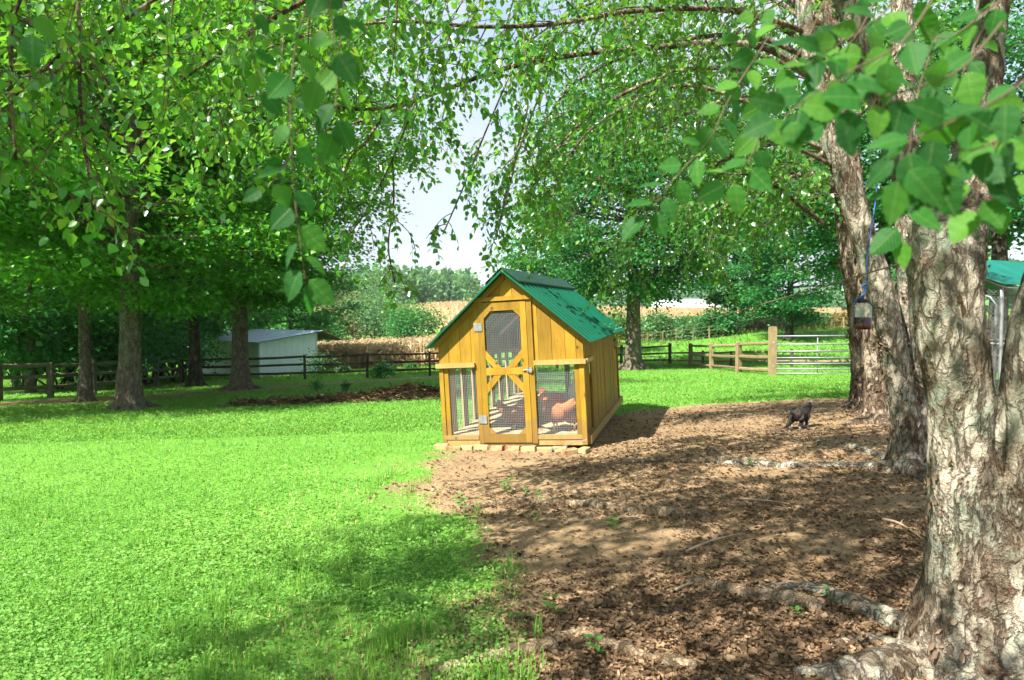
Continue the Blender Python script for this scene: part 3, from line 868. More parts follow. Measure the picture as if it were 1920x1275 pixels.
def bark_mat(name, dark, mid, light, moss=(.16, .19, .12), moss_amt=.35, cell=(14, 14, 6), pale=None, crackw=.13):
    """irregular bark plates: every plate its own tone, dark cracks between, finer scales on top"""
    m, nt, b, o = nmat(name)
    raw = coords(nt, 'Object')
    nz = nd(nt, "ShaderNodeTexNoise", Scale=7.0, Detail=5.0, Roughness=.65); nt.links.new(raw, nz.inputs['Vector'])
    wv = nd(nt, "ShaderNodeVectorMath", operation='MULTIPLY_ADD'); wv.inputs[1].default_value = (.13, .13, .30)
    nt.links.new(nz.outputs['Color'], wv.inputs[0]); nt.links.new(raw, wv.inputs[2])
    mp = nt.nodes.new("ShaderNodeMapping"); mp.inputs['Scale'].default_value = cell; nt.links.new(wv.outputs[0], mp.inputs['Vector'])
    vo = nd(nt, "ShaderNodeTexVoronoi", Scale=1.0); vo.feature = 'DISTANCE_TO_EDGE'; nt.links.new(mp.outputs[0], vo.inputs['Vector'])
    vc = nd(nt, "ShaderNodeTexVoronoi", Scale=1.0); nt.links.new(mp.outputs[0], vc.inputs['Vector'])
    vf = nd(nt, "ShaderNodeTexVoronoi", Scale=2.7); vf.feature = 'DISTANCE_TO_EDGE'; nt.links.new(mp.outputs[0], vf.inputs['Vector'])
    sp = nd(nt, "ShaderNodeSeparateColor"); nt.links.new(vc.outputs['Color'], sp.inputs[0])
    fine = noise(nt, raw, 55, 4, .7); midn = noise(nt, raw, 9, 5, .65)
    tone = nd(nt, "ShaderNodeMath", operation='MULTIPLY_ADD'); nt.links.new(sp.outputs[0], tone.inputs[0]); tone.inputs[1].default_value = .45
    t2 = nd(nt, "ShaderNodeMath", operation='MULTIPLY_ADD'); nt.links.new(midn, t2.inputs[0]); t2.inputs[1].default_value = 1.1
    t3 = nd(nt, "ShaderNodeMath", operation='MULTIPLY_ADD'); nt.links.new(fine, t3.inputs[0]); t3.inputs[1].default_value = .7; t3.inputs[2].default_value = -.68
    nt.links.new(t3.outputs[0], t2.inputs[2]); nt.links.new(t2.outputs[0], tone.inputs[2])
    col = ramp(nt, [(.12, dark), (.42, mid), (.80, light)], tone.outputs[0]).outputs[0]
    n3 = noise(nt, raw, 3.1, 5, .65)
    col = mixc(nt, ramp(nt, [(.46, (0, 0, 0)), (.62, (moss_amt,) * 3)], n3).outputs[0], col, moss)
    if pale:
        n4 = noise(nt, coords(nt, 'Object', (2.6, 2.6, 1.7)), 1.3, 6, .65)
        col = mixc(nt, ramp(nt, [(.515, (0, 0, 0)), (.55, (.85,) * 3)], n4).outputs[0], col, mixc(nt, fine, tuple(k * .75 for k in pale), pale))
    crack = ramp(nt, [(.0, (.55, .55, .55)), (crackw, (0, 0, 0))], vo.outputs['Distance']).outputs[0]
    crack2 = ramp(nt, [(.0, (.22, .22, .22)), (.08, (0, 0, 0))], vf.outputs['Distance']).outputs[0]
    rg = nd(nt, "ShaderNodeTexNoise", Scale=1.0, Detail=5.0, Roughness=.62, Distortion=.25); nt.links.new(coords(nt, 'Object', (10, 10, 3.0)), rg.inputs['Vector'])
    fis = ramp(nt, [(.455, (0, 0, 0)), (.495, (.8, .8, .8)), (.505, (.8, .8, .8)), (.545, (0, 0, 0))], rg.outputs['Fac']).outputs[0]
    ck = mixc(nt, 1.0, mixc(nt, 1.0, crack, crack2, 'LIGHTEN'), fis, 'LIGHTEN')
    col = mixc(nt, ck, col, tuple(k * .6 for k in dark))
    nt.links.new(col, b.inputs['Base Color']); b.inputs['Roughness'].default_value = .92; b.inputs['Specular IOR Level'].default_value = .15
    h1 = nd(nt, "ShaderNodeMath", operation='MULTIPLY_ADD'); nt.links.new(ck, h1.inputs[0]); h1.inputs[1].default_value = -1.0; nt.links.new(tone.outputs[0], h1.inputs[2])
    bump(nt, b, h1.outputs[0], 1.0, .018)
    return m
M_BARK_GREY = bark_mat("grey_bark", (.10, .078, .054), (.20, .162, .115), (.32, .27, .20), cell=(22, 22, 6))
M_BARK_DARK = bark_mat("dark_bark", (.035, .030, .024), (.07, .058, .045), (.12, .10, .08), cell=(20, 20, 6))
M_BARK_BIRCH = bark_mat("birch_bark", (.080, .045, .026), (.215, .178, .125), (.39, .355, .28), moss=(.20, .26, .19), moss_amt=.7, cell=(12, 12, 4), pale=(.50, .44, .34), crackw=.07)
M_BARK_SHAG = bark_mat("shaggy_birch_bark", (.062, .037, .023), (.175, .125, .084), (.33, .26, .185), moss=(.19, .205, .14), moss_amt=.4, cell=(16, 16, 5), pale=(.48, .40, .29), crackw=.07)
M_FLAKE = leafmat("bark_flake", [(0, (.07, .042, .026)), (.5, (.17, .118, .075)), (1, (.36, .29, .21))], (.5, .28, .12), .15, rough=.85, spec=.1)
M_TWIG = simple("twig", (.10, .065, .04), rough=.8, var=.3, nscale=20)
M_TWIGPALE = simple("pale_twig", (.30, .22, .14), rough=.8, var=.3, nscale=20)

RS = np.random.RandomState(11)
def grow_tree(name, base, H, r0, zmin, zmax, R, label, leafm, barkm, nlimb=34, per=46, lsize=.12, spread=(.5, .17), seed=1,
              lean=(0, 0), flare=True, tmpl=T_DIAM, cat="tree", group=None, sub=7, upang=(5, 55), vary=(0, 1), bias=None, rbark=8):
    """tapered trunk, limbs and sub-branches, leaf clumps on the sub-branches"""
    rs = np.random.RandomState(seed)
    base = Vector(base)
    e = empty(name, base, (0, 0, 0), label, cat, group)
    n = 12; tp = []; tr = []
    wob = rs.uniform(-1, 1, 4)
    for i in range(n + 1):
        t = i / n
        tp.append(Vector((lean[0] * t + .22 * wob[0] * math.sin(t * 5 + wob[1] * 3) * t, lean[1] * t + .22 * wob[2] * math.sin(t * 4 + wob[3] * 3) * t, t * H * .9)))
        tr.append(r0 * (1 - .82 * t ** .85))
    mb = MB()
    tp2 = [tp[0] - Vector((0, 0, .25)), tp[0] + Vector((0, 0, .02)), tp[0] + Vector((0, 0, .3)), tp[0] + Vector((0, 0, .75))] + tp[1:]
    tr2 = ([r0 * 1.75, r0 * 1.45, r0 * 1.15, r0 * 1.0] if flare else [r0 * 1.1] * 4) + tr[1:]
    tp2 = [p for i, p in enumerate(tp2) if i < 4 or p.z > .9]; tr2 = tr2[:4] + tr2[len(tr2) - (len(tp2) - 4):]
    sp = catmull(tp2, 3); sr = np.interp(np.linspace(0, 1, len(sp)), np.linspace(0, 1, len(tr2)), tr2)
    mb.tube(sp, list(sr), 20)
    if flare:
        for k in range(6):
            a = k * 1.05 + rs.uniform(0, .6); l = r0 * rs.uniform(2.2, 3.6)
            mb.tube([(math.cos(a) * r0 * .5, math.sin(a) * r0 * .5, r0 * 1.3), (math.cos(a) * r0 * 1.2, math.sin(a) * r0 * 1.2, r0 * .35), (math.cos(a) * l, math.sin(a) * l, -.10)], [r0 * .45, r0 * .34, r0 * .12], 8)
    trunk = mb.build("trunk", barkm, e, True)
    br = MB(); C = []; Cd = []
    hc = (zmin + zmax) / 2; hr = (zmax - zmin) / 2
    for i in range(nlimb):
        f = (i + rs.uniform(0, 1)) / nlimb
        z = zmin + (zmax - zmin) * f
        az = i * 2.39996 + rs.uniform(-.4, .4)
        q = (z - hc) / hr
        reach = R * math.sqrt(max(.06, 1 - (abs(q) ** 2.3))) * rs.uniform(.72, 1.05)
        if bias: reach *= 1 + bias[1] * math.cos(az - bias[0])
        ang = math.radians(upang[0] + (upang[1] - upang[0]) * f + rs.uniform(-8, 8))
        zs = max(.12 * H, z - reach * math.tan(ang) * .8); zs = min(zs, H * .87)
        t = zs / (H * .9); k = min(int(t * n), n - 1); s0 = tp[k].lerp(tp[k + 1], t * n - k)
        d = Vector((math.cos(az), math.sin(az), 0))
        pts = [s0]
        for j in range(1, 7):
            u = j / 6
            pts.append(s0 + d * reach * u + Vector((rs.uniform(-.12, .12) * reach * .4, rs.uniform(-.12, .12) * reach * .4, (z - zs) * (u ** .8) + rs.uniform(-.1, .1) - .25 * u * u)))
        lr = max(.018, tr[k] * .42)
        br.tube(catmull(pts, 2), list(np.linspace(lr, .008, 13)), 6, cap=False)
        C.append(pts[-1]); Cd.append(d)
        for j in range(sub):
            u = .25 + .75 * (j + rs.uniform(0, 1)) / sub
            kk = min(int(u * 6), 5); p = pts[kk].lerp(pts[kk + 1], u * 6 - kk)
            sa = az + (1 if j % 2 else -1) * rs.uniform(.5, 1.15)
            sd = Vector((math.cos(sa), math.sin(sa), rs.uniform(-.15, .4)))
            sl = reach * rs.uniform(.2, .42) * (1.15 - .5 * u)
            q1 = p + sd * sl * .5 + Vector((0, 0, .05)); q2 = p + sd * sl + Vector((0, 0, -.08 * sl))
            br.tube([p, q1, q2], [max(.012, lr * .35), .009, .004], 5, cap=False)
            C += [q2, q1, p.lerp(q1, .5) if u > .5 else q1.lerp(q2, .5)]; Cd += [sd, sd, sd]
    br.build("branches", barkm, e, True)
    C = np.array([tuple(c) for c in C]); Cd = np.array([tuple(c) for c in Cd])
    m = len(C)
    cnt = rs.poisson(per, m); idx = np.repeat(np.arange(m), cnt); N = len(idx)
    csz = np.repeat(rs.uniform(.6, 1.35, m), cnt)
    off = rs.normal(0, 1, (N, 3)) * np.array([spread[0], spread[0], spread[1]]) * csz[:, None]
    pos = C[idx] + off
    pos[:, 2] -= .12 * (off[:, 0] ** 2 + off[:, 1] ** 2)
    pos = pos[pos[:, 2] > .5] if False else pos
    ax = norm(off * np.array([1, 1, .4]) + Cd[idx] * .25 + rs.normal(0, .45, (N, 3)) * .6 + np.array([0, 0, -.25]))
    nr = norm(rs.normal(0, .55, (N, 3)) + np.array([0, 0, 1.0]))
    L = lsize * rs.uniform(.65, 1.25, N)
    cv = np.repeat(rs.beta(2, 2.3, m), cnt)
    # shoots at the outside of the crown are younger and paler
    rad = np.hypot(pos[:, 0], pos[:, 1]) / R
    var = np.clip(.55 * cv + .35 * rs.rand(N) + .22 * np.clip(rad - .55, 0, 1), 0, 1)
    var = vary[0] + (vary[1] - vary[0]) * var
    leaves_obj("crown", pos, ax, nr, L, L * rs.uniform(.6, .95, N), tmpl, leafm, e, var)
    return e

def bush(name, base, rx, ry, h, label, leafm, n=2600, lsize=.16, seed=1, cat="bush", group=None, stem=True, low=.05):
    rs = np.random.RandomState(seed)
    e = empty(name, base, (0, 0, 0), label, cat, group)
    nc = max(14, n // 70)
    d = norm(rs.normal(0, 1, (nc, 3))); d[:, 2] = np.abs(d[:, 2]) * 1.0 - .1
    r = rs.uniform(.45, 1.0, nc) ** .5 * (1 + .3 * (rs.rand(nc) - .5))
    C = d * r[:, None] * np.array([rx, ry, h * .60]) + np.array([0, 0, h * .38])
    C[:, 2] = np.clip(C[:, 2], low * h, None)
    cnt = rs.poisson(n / nc, nc); idx = np.repeat(np.arange(nc), cnt); N = len(idx)
    s = (rx + ry + h) / 3 * .20
    off = rs.normal(0, 1, (N, 3)) * np.array([s, s, s * .7])
    pos = C[idx] + off; pos[:, 2] = np.maximum(pos[:, 2], .03)
    ax = norm(off + rs.normal(0, .5, (N, 3)) * s + np.array([0, 0, -.15 * s]))
    nr = norm(rs.normal(0, .6, (N, 3)) + np.array([0, 0, .9]) + d[idx] * .5)
    L = lsize * rs.uniform(.6, 1.3, N)
    var = np.clip(.55 * np.repeat(rs.beta(2, 2, nc), cnt) + .4 * rs.rand(N), 0, 1)
    leaves_obj("foliage", pos, ax, nr, L, L * rs.uniform(.5, .85, N), T_DIAM, leafm, e, var)
    if stem:
        mb = MB()
        for k in range(6):
            c = C[rs.randint(nc)]
            mb.tube([(rs.uniform(-.1, .1) * rx, rs.uniform(-.1, .1) * ry, -.1), (c[0] * .5, c[1] * .5, c[2] * .6), tuple(c)], [.05 * h / 3, .03 * h / 3, .01], 6)
        mb.build("stem", M_BARK_DARK, e, True)
    return e

# --- left group of shade trees on the lawn
grow_tree("maple_tree", G(240, 16.3), 15, .27, 2.7, 14.5, 6.2, "large grey-barked shade tree with the thickest trunk on the left lawn", M_MAPLE, M_BARK_GREY, nlimb=50, per=58, lsize=.14, seed=3, lean=(.25, .2), upang=(-6, 55))
grow_tree("maple_tree", G(450, 24.5), 16, .32, 3.3, 15.5, 6.4, "grey-trunked shade tree standing before the white shed", M_MAPLE, M_BARK_GREY, nlimb=48, per=54, lsize=.155, seed=5, upang=(-8, 55), vary=(0, .8))
grow_tree("maple_tree", G(158, 20), 13, .18, 3.6, 13, 4.6, "slim shade tree just left of the thickest lawn trunk", M_MAPLE, M_BARK_GREY, nlimb=34, per=46, lsize=.15, seed=8, upang=(-6, 55), vary=(0, .8))
grow_tree("maple_tree", G(365, 28.8), 14, .27, 3.2, 13.5, 5.2, "dark-barked tree against the fence at the shed's left wall", M_WOODS, M_BARK_DARK, nlimb=30, per=36, lsize=.18, seed=9, upang=(-8, 50))
grow_tree("maple_tree", G(-330, 13.5), 14, .28, 3.4, 13.5, 5.4, "shade tree at the left edge with only its outer boughs in view", M_MAPLE, M_BARK_GREY, nlimb=32, per=28, lsize=.14, seed=13, upang=(-6, 55))
grow_tree("maple_tree", G(-75, 19.5), 14, .24, 3.0, 13.5, 5.2, "tree added just off the left edge to shade the mossy fence", M_MAPLE, M_BARK_GREY, nlimb=34, per=38, lsize=.15, seed=17, upang=(-6, 55), vary=(0, .8))  # added off-frame tree, there to throw shade on the left fence
# --- woods behind the left fence
WD = [(28, 31, .16, 14, 4.0, "thin dark trunk at the far left edge of the woods"),
      (55, 27, .19, 13, 3.6, "pale-barked woodland tree behind the left fence"),
      (128, 36, .2, 15, 4.8, "woodland tree in the gap left of the slim shade tree"),
      (205, 39, .22, 16, 5.0, "tall woodland tree behind the thickest lawn trunk"),
      (300, 37, .2, 14, 4.6, "woodland tree between the thick trunk and the dark tree"),
      (405, 44, .25, 15, 5.6, "tall woodland tree rising behind the shed's left end"),
      (545, 52, .24, 13, 5.4, "dark leafy tree rising behind the white shed's right half")]
for k, (px, d, r, H, R, lab) in enumerate(WD):
    grow_tree("woodland_tree", G(px, d), H, r, 1.6, H * .97, R, lab, M_WOODS, M_BARK_GREY if k == 1 else M_BARK_DARK, nlimb=26, per=26, lsize=.26, spread=(.6, .25), seed=40 + k, group="trees of the left woods", sub=6, upang=(-10, 50), flare=False)
US = [(-40, 27, 2.6), (40, 33, 2.6), (105, 30, 2.0), (175, 34, 2.6), (225, 30, 2.0), (275, 33, 2.2), (322, 35, 2.4), (60, 40, 3.2), (190, 44, 3.4), (335, 46, 3.6)]
names_us = ["shadowed shrub at the picture's left edge behind the fence", "dark shrub behind the pale woodland trunk", "leafy shrub behind the fence between left posts",
            "shrub behind the fence beside the slim shade tree", "shrub just behind the thickest lawn trunk", "shrub in the woods right of the thickest trunk",
            "shrub behind the fence beside the dark-barked tree", "tall shrub deep in the woods at far left", "tall shrub deep in the woods behind the thick trunk", "tall shrub deep in the woods left of the shed"]
for k, (px, d, h) in enumerate(US):
    bush("understorey_shrub", G(px, d), h * .85, h * .7, h * 1.5, names_us[k], M_WOODS, n=2600, lsize=.2, seed=60 + k, cat="shrub", group="shrubs in the left woods")
# --- hedge row beyond the left cornfield
HB = [(575, 84, 3.4, 5.6, M_WOODS, "dark green bush right behind the shed's overhanging roof"),
      (622, 96, 3.2, 6.4, M_OLIVE, "olive-brown bush behind the cornfield"),
      (668, 104, 4.0, 7.6, M_HEDGE, "blue-green bush in the middle of the far hedge"),
      (706, 112, 4.0, 8.6, M_HEDGE, "tall bush in the far hedge above the corn"),
      (780, 98, 3.9, 6.6, M_WOODS, "big rounded dark bush right of the far hedge"),
      (735, 120, 3.6, 7.2, M_OLIVE, "bare-stemmed yellowish bush in the far hedge"),
      (640, 128, 5.0, 12.0, M_OLIVE, "tall pale olive tree rising behind the far hedge"),
      (705, 150, 6.0, 13.0, M_HEDGE, "broad pale tree behind the far hedge")]
for k, (px, d, r, h, mm, lab) in enumerate(HB):
    bush("hedge_bush", G(px, d), r, r * .8, h, lab, mm, n=3600, lsize=.42, seed=80 + k, group="bushes of the far hedge", low=.02)
# --- far woods (one mass)
def far_woods(name, s0, s1, d0, d1, count, hmin, hmax, label, seed, mat, per=85):
    rs = np.random.RandomState(seed)
    s = rs.uniform(s0, s1, count); d = rs.uniform(d0, d1, count); x = s * d
    z = gh(x, d); h = rs.uniform(hmin, hmax, count)
    idx = np.repeat(np.arange(count), per); N = len(idx)
    dd = norm(rs.normal(0, 1, (N, 3))); rr = rs.uniform(.7, 1, N)
    pos = np.column_stack([x, d, z + h * .55])[idx] + dd * rr[:, None] * np.column_stack([h * .30, h * .30, h * .5])[idx]
    ax = norm(dd + rs.normal(0, .5, (N, 3))); nr = norm(dd + rs.normal(0, .5, (N, 3)) + np.array([0, 0, .5]))
    L = h[idx] * rs.uniform(.10, .2, N)
    var = np.clip(.6 * np.repeat(rs.rand(count), per) + .4 * rs.rand(N), 0, 1)
    o = leaves_obj(name, pos, ax, nr, L, L * .8, T_DIAM, mat, None, var)
    tag(o, label, "woods", kind='stuff')
far_woods("far_woods", -.36, -.05, 268, 330, 150, 11, 16, "wooded hillside beyond the tan field at left", 7, M_HEDGE)
far_woods("far_woods", -.06, .62, 480, 620, 300, 13, 20, "distant wooded ridge beyond the greenhouses", 8, M_HEDGE, per=60)
far_woods("far_woods", -.8, -.3, 110, 190, 120, 10, 15, "deep woodland behind the left trees", 9, M_WOODS, per=110)
far_woods("far_woods", .5, 1.1, 150, 260, 120, 10, 16, "woodland edge beyond the right pasture", 10, M_HEDGE, per=90)

# --- right side trees
grow_tree("oak_tree", G(1187, 33), 15, .42, 3.6, 14.5, 5.8, "broad oak with pale grey trunk standing right behind the coop", M_OAK, M_BARK_GREY, nlimb=48, per=44, lsize=.19, spread=(.46, .24), seed=21, upang=(-14, 55))
grow_tree("vine_tree", G(1372, 60), 16, .42, 2.4, 15.5, 4.6, "tall slender tree wrapped in vines beyond the paddock", M_OAK, M_BARK_DARK, nlimb=30, per=38, lsize=.27, spread=(.55, .28), seed=22, upang=(-12, 50), lean=(.6, 0))
grow_tree("oak_tree", G(1655, 27), 14, .34, 4.0, 13.5, 6.4, "low-branched oak beyond the gate, half behind the birch trunks", M_OAK, M_BARK_DARK, nlimb=46, per=44, lsize=.165, spread=(.46, .2), seed=23, upang=(-16, 55))
grow_tree("oak_tree", G(1868, 21), 13, .30, 4.4, 12.5, 5.0, "dark-trunked oak behind the green kennel canopy", M_OAK, M_BARK_DARK, nlimb=30, per=36, lsize=.16, seed=24, upang=(-6, 55))
grow_tree("oak_tree", G(1480, 50), 14, .30, 1.8, 13.5, 5.5, "bushy tree filling the gap behind the gate post", M_OAK, M_BARK_DARK, nlimb=28, per=34, lsize=.25, spread=(.55, .28), seed=25, upang=(-8, 50), bias=(0, .3))
grow_tree("oak_tree", G(1040, 46), 11, .26, 2.6, 10.5, 3.6, "smaller oak peeping out behind the coop roof ridge", M_OAK, M_BARK_DARK, nlimb=24, per=34, lsize=.23, spread=(.5, .26), seed=26, upang=(-10, 50))
RB = [(1232, 62, 1.9, 2.5, M_HEDGE, "leafy bush beside the broad oak's trunk"), (1272, 64, 2.2, 2.0, M_OAK, "sprawling green bush at the corn's left end"),
      (1348, 59, 1.9, 2.4, M_OAK, "bush round the foot of the vine-wrapped tree"), (1306, 60, 1.6, 1.2, M_HEDGE, "low yellow-green weedy bush by the wire fence"),
      (1410, 66, 1.9, 2.0, M_OLIVE, "low brownish bush right of the vine-wrapped tree"), (1452, 68, 2.2, 2.4, M_HEDGE, "green bush behind the gate post"), (1500, 70, 2.6, 2.2, M_HEDGE, "bush at the corn's right end above the gate"),
      (1150, 58, 2.6, 2.8, M_HEDGE, "bush between the coop roof and the oak trunk")]
for k, (px, d, r, h, mm, lab) in enumerate(RB):
    bush("hedge_bush", G(px, d), r, r * .7, h, lab, mm, n=1900, lsize=.27, seed=110 + k, group="bushes along the right cornfield", low=.02)

# --- standing corn (too many to count)
def corn(name, label, xs, ys, seed, h=(1.7, 2.3), dry=True, mat=None):
    rs = np.random.RandomState(seed); n = len(xs); z = gh(xs, ys)
    hh = rs.uniform(*h, n)
    P, A, Nn, L, Wd, var = [], [], [], [], [], []
    base = np.column_stack([xs, ys, z])
    up = np.tile([0, 0, 1.0], (n, 1)) + rs.normal(0, .05, (n, 3))
    th = rs.uniform(0, 6.28, n)
    P.append(base); A.append(up); Nn.append(np.column_stack([np.cos(th), np.sin(th), 0 * th])); L.append(hh); Wd.append(np.full(n, .05)); var.append(rs.rand(n))
    for k in range(8):
        th = rs.uniform(0, 6.28, n); f = .22 + .09 * k
        a = np.column_stack([np.cos(th), np.sin(th), rs.uniform(-.5, .9, n)])
        P.append(base + up * (hh * f)[:, None]); A.append(a); Nn.append(np.column_stack([-np.cos(th) * .4, -np.sin(th) * .4, np.ones(n)]) + rs.normal(0, .3, (n, 3)))
        L.append(rs.uniform(.35, .7, n)); Wd.append(rs.uniform(.06, .1, n)); var.append(rs.rand(n))
    o = leaves_obj(name, np.vstack(P), np.vstack(A), np.vstack(Nn), np.hstack(L), np.hstack(Wd), T_DIAM, mat, None, np.hstack(var))
    tag(o, label, "corn", kind='stuff')
M_CORN = leafmat("dry_corn", [(0, (.46, .34, .18)), (.5, (.66, .52, .32)), (.9, (.80, .67, .46)), (1, (.20, .24, .05))], (.7, .52, .26), .35, rough=.8, spec=.1)
M_CORNG = leafmat("ripening_corn", [(0, (.10, .12, .03)), (.4, (.24, .18, .05)), (.75, (.40, .28, .10)), (1, (.12, .20, .04))], (.4, .35, .08), .25, rough=.8, spec=.1)
d = np.concatenate([RS.uniform(53, 60, 2600), RS.uniform(60, 102, 4200)]); s = RS.uniform(-.31, -.055, len(d))
corn("corn_field", "dry tan cornfield beyond the middle fence", s * d, d, 1, mat=M_CORN)
d = np.concatenate([RS.uniform(77, 84, 3200), RS.uniform(84, 130, 4600)]); s = RS.uniform(.13, .55, len(d))
corn("corn_field", "ripening cornfield behind the right paddock", s * d, d, 2, mat=M_CORNG)
d = RS.uniform(130, 300, 5000); s = RS.uniform(.10, .55, len(d))
corn("corn_field", "sunlit pale corn on the rise below the greenhouses", s * d, d, 3, mat=M_CORN)
d = RS.uniform(155, 258, 3600); s = RS.uniform(-.30, -.03, len(d))
corn("corn_field", "tan corn on the far rise left of the coop", s * d, d, 4, mat=M_CORN)

# ------------------------------------------------------------------ river birches in a row on the right
def shag(me, amp, seed, zs=5.0, s=11.0):
    """plate-like bark relief pushed along the normals"""
    n = len(me.vertices)
    co = np.empty(n * 3, np.float32); me.vertices.foreach_get("co", co); co = co.reshape(-1, 3)
    no = np.empty(n * 3, np.float32); me.vertices.foreach_get("normal", no); no = no.reshape(-1, 3)
    P = co * np.array([s, s, zs])
    w = fbm(P * .6, 3, seed) * 1.6
    r = 1 - np.abs(2 * fbm(P + w[:, None], 3, seed + 3) - 1) * 2.2
    f = fbm(co * np.array([26, 26, 10.]), 3, seed + 7) - .5
    big = fbm(co * np.array([2.2, 2.2, .9]), 2, seed + 11) - .5
    disp = amp * (np.clip(r, -1, 1) * .5 + f * .9) + amp * 2.4 * big
    co = co + no * disp[:, None]
    me.vertices.foreach_set("co", co.astype(np.float32).ravel()); me.update()
def flakes(me, n, size, seed, mat, name, parent, zmin=-1, zmax=9, curl=.5):
    """peeling curls of bark standing off the stem"""
    rs = np.random.RandomState(seed)
    m = len(me.polygons)
    ce = np.empty(m * 3, np.float32); me.polygons.foreach_get("center", ce); ce = ce.reshape(-1, 3)
    no = np.empty(m * 3, np.float32); me.polygons.foreach_get("normal", no); no = no.reshape(-1, 3)
    dens = fbm(ce * np.array([3, 3, 1.6]), 3, seed)
    ok = np.where((ce[:, 2] > zmin) & (ce[:, 2] < zmax) & (np.abs(no[:, 2]) < .6))[0]
    p = np.clip(dens[ok] - .38, 0.01, None) ** 2; p /= p.sum()
    i = rs.choice(ok, n, p=p)
    pos = ce[i]; nn = norm(no[i])
    t = norm(np.cross(nn, np.array([0, 0, 1.0])) + rs.normal(0, .35, (n, 3)))
    t *= np.where(rs.rand(n) < .5, -1, 1)[:, None]
    up = norm(np.cross(t, nn)); S = size * rs.uniform(.4, 1.4, n); H = S * rs.uniform(1.0, 3.0, n)
    ax = up * np.where(rs.rand(n) < .5, 1, -1)[:, None] + t * rs.uniform(-.6, .6, n)[:, None] + nn * (curl * rs.uniform(.1, .9, n))[:, None]
    V, F, k = leaf_geo(pos + nn * .002, ax, nn, H, S * 1.1, T_CURL)
    o = np_mesh(name, V, F, mat, parent, np.repeat(rs.rand(n), k)); o['kind'] = 'stuff'
def stem_pts(L): return [W(*p) for p in L]

def birch(name, label, stems, roots, bark, voxel, amp, seed, nfl, fsize):
    b0 = stems[0][0][0]
    base = Vector((b0.x, b0.y, g1(b0.x, b0.y)))
    e = empty(name, base, (0, 0, 0), label, "birch tree", "river birches in a row at the right")
    mb = MB()
    for pts, rad in stems:
        p = catmull([q - base for q in pts], 4)
        r = np.interp(np.linspace(0, 1, len(p)), np.linspace(0, 1, len(rad)), rad)
        mb.tube(p, list(r), 16)
    for pts, rad in roots:
        p = catmull([q - base for q in pts], 4)
        r = np.interp(np.linspace(0, 1, len(p)), np.linspace(0, 1, len(rad)), rad)
        mb.tube(p, list(r), 10)
    me = fused(mb, voxel, 3)
    shag(me, amp, seed)
    tr = mesh_obj("trunk", me, bark, e)
    flakes(me, nfl, fsize, seed, M_FLAKE, "bark_flakes", e, .1, 6)
    return e, base
def root_px(pts, rad0, rad1, bury=.35):
    P = []
    n = len(pts)
    for i, (px, d) in enumerate(pts):
        r = rad0 + (rad1 - rad0) * i / (n - 1)
        t = i / (n - 1)
        dd = d + (.0 if i == 0 else .05 * math.sin(i * 2.3 + px))
        P.append(G(px, dd, r * bury - .012 - .75 * r * t + (.25 * r * math.sin(i * 1.9 + d) if i > 1 else 0)))
    return (P, [rad0 + (rad1 - rad0) * i / (n - 1) for i in range(n)])

b1 = G(1838, 3.0)
def W1(px, py, d): return W(px, py, d * .909)
T1_STEMS = [
  ([b1 + Vector((-.03, 0, -.15)), W1(1822, 1080, 3.3), W1(1808, 920, 3.3), W1(1800, 760, 3.3), W1(1778, 610, 3.32), W1(1768, 476, 3.36)], [0.331, 0.186, 0.131, 0.123, 0.131, 0.134]),
  ([W1(1768, 500, 3.36), W1(1742, 400, 3.4), W1(1690, 290, 3.5), W1(1640, 150, 3.6), W1(1585, -20, 3.7), W1(1500, -300, 3.9), W1(1440, -700, 4.2)], [0.148, 0.084, 0.069, 0.063, 0.056, 0.050, 0.037]),
  ([W1(1775, 500, 3.36), W1(1810, 400, 3.4), W1(1830, 280, 3.5), W1(1850, 100, 3.6), W1(1880, -200, 3.7), W1(1900, -700, 3.9)], [0.140, 0.086, 0.076, 0.069, 0.058, 0.041]),
  ([b1 + Vector((.10, -.02, -.15)), W1(1893, 1090, 3.22), W1(1910, 970, 3.2), W1(1930, 850, 3.17), W1(1945, 740, 3.15), W1(1962, 610, 3.12), W1(2005, 480, 3.08), W1(2070, 300, 3.0), W1(2160, -100, 2.9)], [0.319, 0.196, 0.137, 0.129, 0.124, 0.120, 0.116, 0.108, 0.091])]
T1_ROOTS = [root_px([(1800, 3.05), (1740, 3.2), (1660, 3.5), (1520, 3.85), (1390, 3.95), (1290, 3.98)], .115, .025, .15),
            root_px([(1810, 3.0), (1735, 3.0), (1660, 2.97), (1570, 2.93), (1450, 2.9)], .165, .04, .15),
            root_px([(1850, 2.9), (1840, 2.75), (1820, 2.6), (1790, 2.45)], .16, .06, .1),
            root_px([(1790, 3.02), (1730, 3.1), (1655, 3.2), (1570, 3.22)], .09, .02, .1),
            root_px([(1900, 2.85), (1930, 2.6), (1960, 2.4)], .16, .08, .1)]
T1, T1B = birch("river_birch", "nearest birch with huge forked peeling trunk at the right edge", T1_STEMS, T1_ROOTS, M_BARK_BIRCH, .011, .015, 5, 520, .016)
b2 = G(1715, 6.6)
T2_STEMS = [
  ([b2 + Vector((-.05, 0, -.1)), W(1700, 800, 6.6), W(1690, 740, 6.6), W(1670, 627, 6.6), W(1641, 515, 6.6), W(1613, 420, 6.6), W(1584, 325, 6.6), W(1552, 250, 6.6), W(1520, 100, 6.6), W(1480, -200, 6.6), W(1460, -500, 6.6)], [.22, .14, .13, .132, .122, .112, .102, .09, .08, .065, .04]),
  ([b2 + Vector((.07, .05, -.1)), W(1722, 780, 6.7), W(1720, 640, 6.75), W(1706, 480, 6.8), W(1700, 300, 6.9), W(1690, 0, 7.0), W(1680, -400, 7.1)], [.22, .13, .125, .12, .11, .09, .05])]
